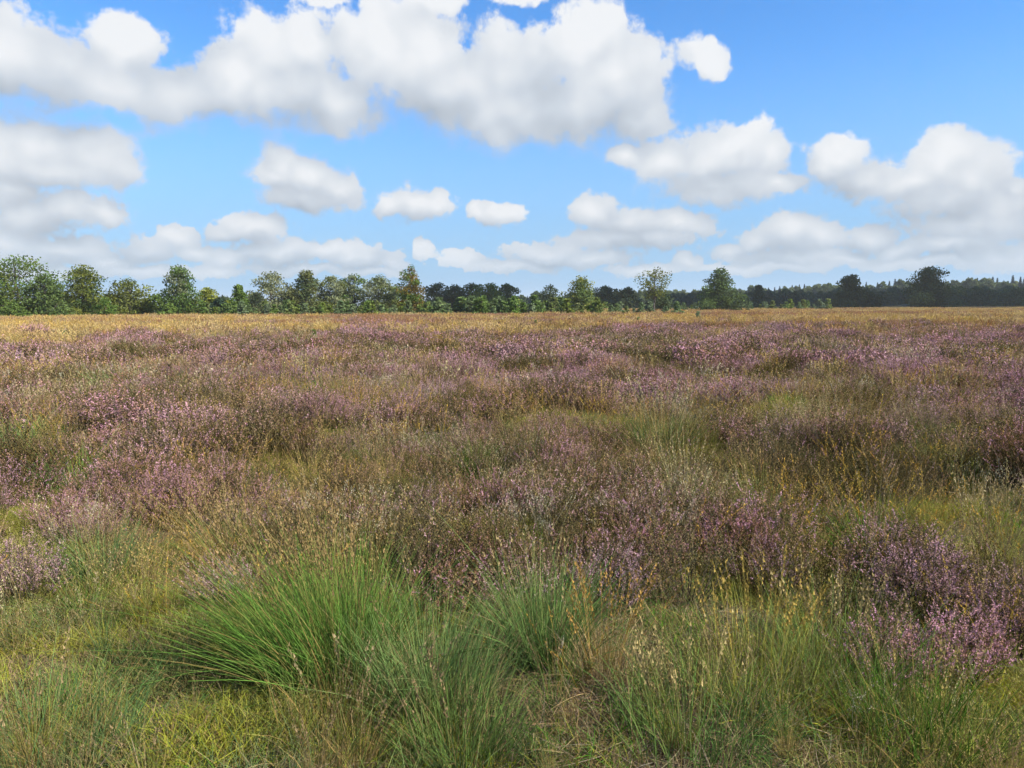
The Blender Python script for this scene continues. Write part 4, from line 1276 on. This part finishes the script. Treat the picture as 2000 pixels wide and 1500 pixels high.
def heather_bush(px, py, R, H, label, bloom=0.9, faded=0.15, stems=None, seed=0, cover=1.0):
    x, y = px_ground(px, py)
    d = math.hypot(x, y)
    elem = max(0.0052, 0.00072 * d)
    per = int(np.clip(28 * 0.0052 / elem, 5, 28))
    stems = stems or int(np.clip(90 * (R / 0.28) ** 1.5 * (1.0 if elem < 0.012 else 0.7), 40, 260))
    gs, gf = heather_geo(3000 + seed, R=R, H=H, stems=stems, sprigs=6, elem=elem, per=per, bloom=bloom, faded=faded, split=True)
    o = thing('heather_bush', (x, y, float(ground_z(x, y)) - 0.01), 0.0, label, 'heather', 'single heather bushes standing out')
    obj('stems', gs.mesh('stems', M_HEATH), o)
    obj('sprigs', gf.mesh('sprigs', M_HEATH), o)


HB = [
    (1805, 1215, 0.31, 0.40, 'bright pink flowering heather bush in the right foreground', 0.95, 0.06),
    (1880, 1335, 0.22, 0.34, 'pink heather bush below the bright one at the right edge', 0.92, 0.12),
    (1978, 1290, 0.2, 0.3, 'heather bush cut by the right edge beside the bright pink one', 0.8, 0.3),
    (1740, 1350, 0.20, 0.34, 'thin pink heather sprigs left of the pink bush at the right edge', 0.85, 0.2),
    (40, 1180, 0.26, 0.36, 'pink heather bush at the left edge of the foreground', 0.9, 0.15),
    (330, 1030, 0.34, 0.46, 'tall heather bush with dark stems and pink tips on the left', 0.92, 0.1),
    (230, 1000, 0.3, 0.42, 'heather bush with scattered pink tips between two green tussocks', 0.8, 0.3),
    (460, 1010, 0.26, 0.38, 'greyish faded heather bush right of the tall pink-tipped one', 0.6, 0.7),
    (1085, 935, 0.3, 0.36, 'pale pink heather bush in the middle of the picture', 0.9, 0.25),
    (985, 1015, 0.28, 0.36, 'pink and rusty heather bush below the middle', 0.85, 0.45),
    (1190, 1200, 0.22, 0.42, 'pink-tipped heather sprigs right of the dark green tussock', 0.9, 0.15),
    (1240, 1130, 0.28, 0.36, 'mauve heather bush above the pink-tipped sprigs', 0.8, 0.35),
    (1430, 1110, 0.32, 0.38, 'mauve heather bush between the two right-hand tussocks', 0.8, 0.35),
    (1275, 1045, 0.22, 0.30, 'dark low bush with few flowers left of the slender tussock', 0.05, 0.8),
    (900, 1160, 0.24, 0.40, 'faded heather bush behind the upright bright green tussock', 0.6, 0.6),
    (70, 672, 0.75, 0.80, 'purple heather mound standing alone at the far left', 0.97, 0.05),
    (230, 690, 0.5, 0.5, 'small purple mound right of the far left mound', 0.9, 0.2),
    (415, 735, 0.55, 0.55, 'vivid purple mound left of centre far out', 0.97, 0.03),
    (285, 800, 0.5, 0.5, 'pink flowering mound below the vivid purple one', 0.95, 0.08),
    (620, 840, 0.55, 0.45, 'pink flowering mound left of the picture centre', 0.95, 0.08),
    (690, 665, 1.0, 0.7, 'broad purple mound at the border of the golden grass left of centre', 0.97, 0.05),
    (855, 800, 0.45, 0.45, 'pinkish mound in the centre of the heath', 0.9, 0.2),
    (1530, 668, 1.1, 0.75, 'broad purple mound at the border of the golden grass on the right', 0.97, 0.05),
    (1855, 655, 1.0, 0.6, 'purple mound near the golden grass at the far right', 0.95, 0.1),
    (1290, 668, 0.8, 0.55, 'purple mound at the golden grass right of centre', 0.95, 0.1),
    (1150, 668, 0.55, 0.6, 'dark rounded bush at the border of the golden grass', 0.1, 0.6),
    (1500, 755, 0.55, 0.55, 'dark green bush above the clearing', 0.05, 0.5),
    (1628, 748, 0.5, 0.5, 'dark bush right of the dark green one above the clearing', 0.15, 0.6),
    (1685, 820, 0.75, 0.55, 'large dark green bush at the right end of the clearing', 0.08, 0.5),
    (1745, 700, 0.9, 0.55, 'broad olive bush far out on the right', 0.1, 0.5),
    (812, 706, 0.7, 0.55, 'dark brown bush in the purple heather left of centre', 0.25, 0.7),
    (1140, 735, 0.55, 0.5, 'dark bush in the middle distance right of centre', 0.2, 0.7),
    (700, 735, 0.5, 0.5, 'brown bush in the middle distance left of the centre', 0.2, 0.8),
]
for i, (px, py, R, H, lab, bl, fd) in enumerate(HB):
    heather_bush(px, py, R, H, lab, bl, fd, seed=i)

# bright young shoots in the golden grass
for i, (px, py, h, lab) in enumerate([(127, 672, 0.75, 'small bright green sapling right of the far left heather mound'), (614, 676, 0.7, 'small bright green sapling left of the broad purple mound'),
                                      (1363, 640, 1.1, 'thin green sapling in the golden grass under the tall green oak'), (1247, 645, 0.8, 'small green sapling in the grass below the dying tree'),
                                      (1046, 645, 0.7, 'low bright green sapling in the golden grass at the centre')]):
    x, y = px_ground(px, py)
    s = h / 1.6
    o = thing('sapling', (x, y, float(ground_z(x, y))), i * 1.3, lab, 'sapling', None, (s * 0.9, s * 0.9, s))
    obj('stem', SAP[(0, 2, 4)[i % 3]][0], o); obj('crown', SAP[(0, 2, 4)[i % 3]][1], o)


def dead_stick(px, py, h, lean, label, seed):
    """a bleached dead stem with a broken tip and a few stubs"""
    r = np.random.default_rng(seed)
    x, y = px_ground(px, py)
    g = Geo()
    t = np.linspace(0, 1, 7)
    p = np.stack([lean[0] * t * h + r.normal(0, 0.004, 7), lean[1] * t * h + r.normal(0, 0.004, 7), t * h], 1)
    paths = [p]; rads = [0.0065 - 0.003 * t]
    for k in (2, 4, 5):
        q = p[k] + np.linspace(0, 1, 4)[:, None] * (np.array([r.normal(0, 0.6), r.normal(0, 0.6), 0.8]) * 0.09)
        paths.append(q); rads.append(np.linspace(0.003, 0.001, 4))
    tubes(g, paths, rads, (0.46, 0.41, 0.33), 6)
    o = obj('dead_stick', g.mesh('dead_stick', M_GRASS, True), None, label=label, category='stick')
    o.location = (x, y, float(ground_z(x, y)) - 0.01)


dead_stick(1080, 1325, 0.2, (0.25, 0.1), 'pale dead stick leaning up from the straw patch', 1)
dead_stick(1395, 800, 0.45, (-0.5, 0.1), 'grey dead branch leaning at the left end of the clearing', 2)
dead_stick(1640, 825, 0.5, (-0.35, -0.2), 'grey dead branch beside the large dark green bush', 3)


# ------------------------------------------------------------------ the cloud whose shadow lies over the far trees
def shade_cloud(gx, gy, rx, ry, alt=620.0):
    """a cumulus beyond the right edge of the view; its shadow falls on the ground round (gx, gy)"""
    import bmesh
    k = alt / SUN_DIR.z
    c = Vector((gx, gy, 0)) + SUN_DIR * k
    bm = bmesh.new()
    bmesh.ops.create_icosphere(bm, subdivisions=5, radius=1.0)
    co = np.array([v.co[:] for v in bm.verts])
    n = fbm(co[:, 0] * 2.2 + 5, co[:, 1] * 2.2 + co[:, 2] * 1.7, 401, 4) - 0.5
    m = fbm(co[:, 0] * 6 - co[:, 2] * 4, co[:, 1] * 6, 405, 3) - 0.5
    f = 1 + 0.55 * n + 0.22 * m
    z = np.where(co[:, 2] < 0, co[:, 2] * 0.25, co[:, 2])
    for v, q, ff, zz in zip(bm.verts, co, f, z):
        v.co = (q[0] * ff * rx, q[1] * ff * ry, zz * ff * 110.0)
    me = bpy.data.meshes.new('cloud')
    bm.to_mesh(me); bm.free()
    me.polygons.foreach_set('use_smooth', np.ones(len(me.polygons), bool))
    mt = bpy.data.materials.new('cloud_white')
    mt.use_nodes = True
    b = NB(mt.node_tree)
    p = mt.node_tree.nodes['Principled BSDF']
    p.inputs['Roughness'].default_value = 1.0
    p.inputs['Specular IOR Level'].default_value = 0.0
    g = b.n('ShaderNodeNewGeometry')
    b.put(p.inputs['Base Color'], b.mix(b.noise(g.outputs['Position'], 0.012, 4), (0.80, 0.81, 0.83, 1), (0.88, 0.88, 0.89, 1)))
    me.materials.append(mt)
    o = obj('cloud', me, None, kind='structure')
    o.location = c


shade_cloud(150.0, 285.0, 330.0, 112.0)


# ------------------------------------------------------------------ the air between here and the far wood
def build_haze():
    X0, X1, Y0, Y1, Z0, Z1 = -6100.0, 6100.0, -6100.0, 6100.0, -2.5, 45.0
    v = [(x, y, z) for z in (Z0, Z1) for (x, y) in ((X0, Y0), (X1, Y0), (X1, Y1), (X0, Y1))]
    f = [(3, 2, 1, 0), (4, 5, 6, 7), (0, 1, 5, 4), (1, 2, 6, 5), (2, 3, 7, 6), (3, 0, 4, 7)]
    me = bpy.data.meshes.new('haze')
    me.from_pydata(v, [], f)
    mt = bpy.data.materials.new('thin_haze')
    mt.use_nodes = True
    t = mt.node_tree
    t.nodes.clear()
    vo = t.nodes.new('ShaderNodeVolumePrincipled')
    vo.inputs['Color'].default_value = (0.88, 0.93, 1.0, 1)
    vo.inputs['Density'].default_value = HAZE
    vo.inputs['Anisotropy'].default_value = 0.2
    o = t.nodes.new('ShaderNodeOutputMaterial')
    t.links.new(vo.outputs[0], o.inputs['Volume'])
    me.materials.append(mt)
    obj('haze', me, None, kind='stuff')


HAZE = 0.0002
build_haze()
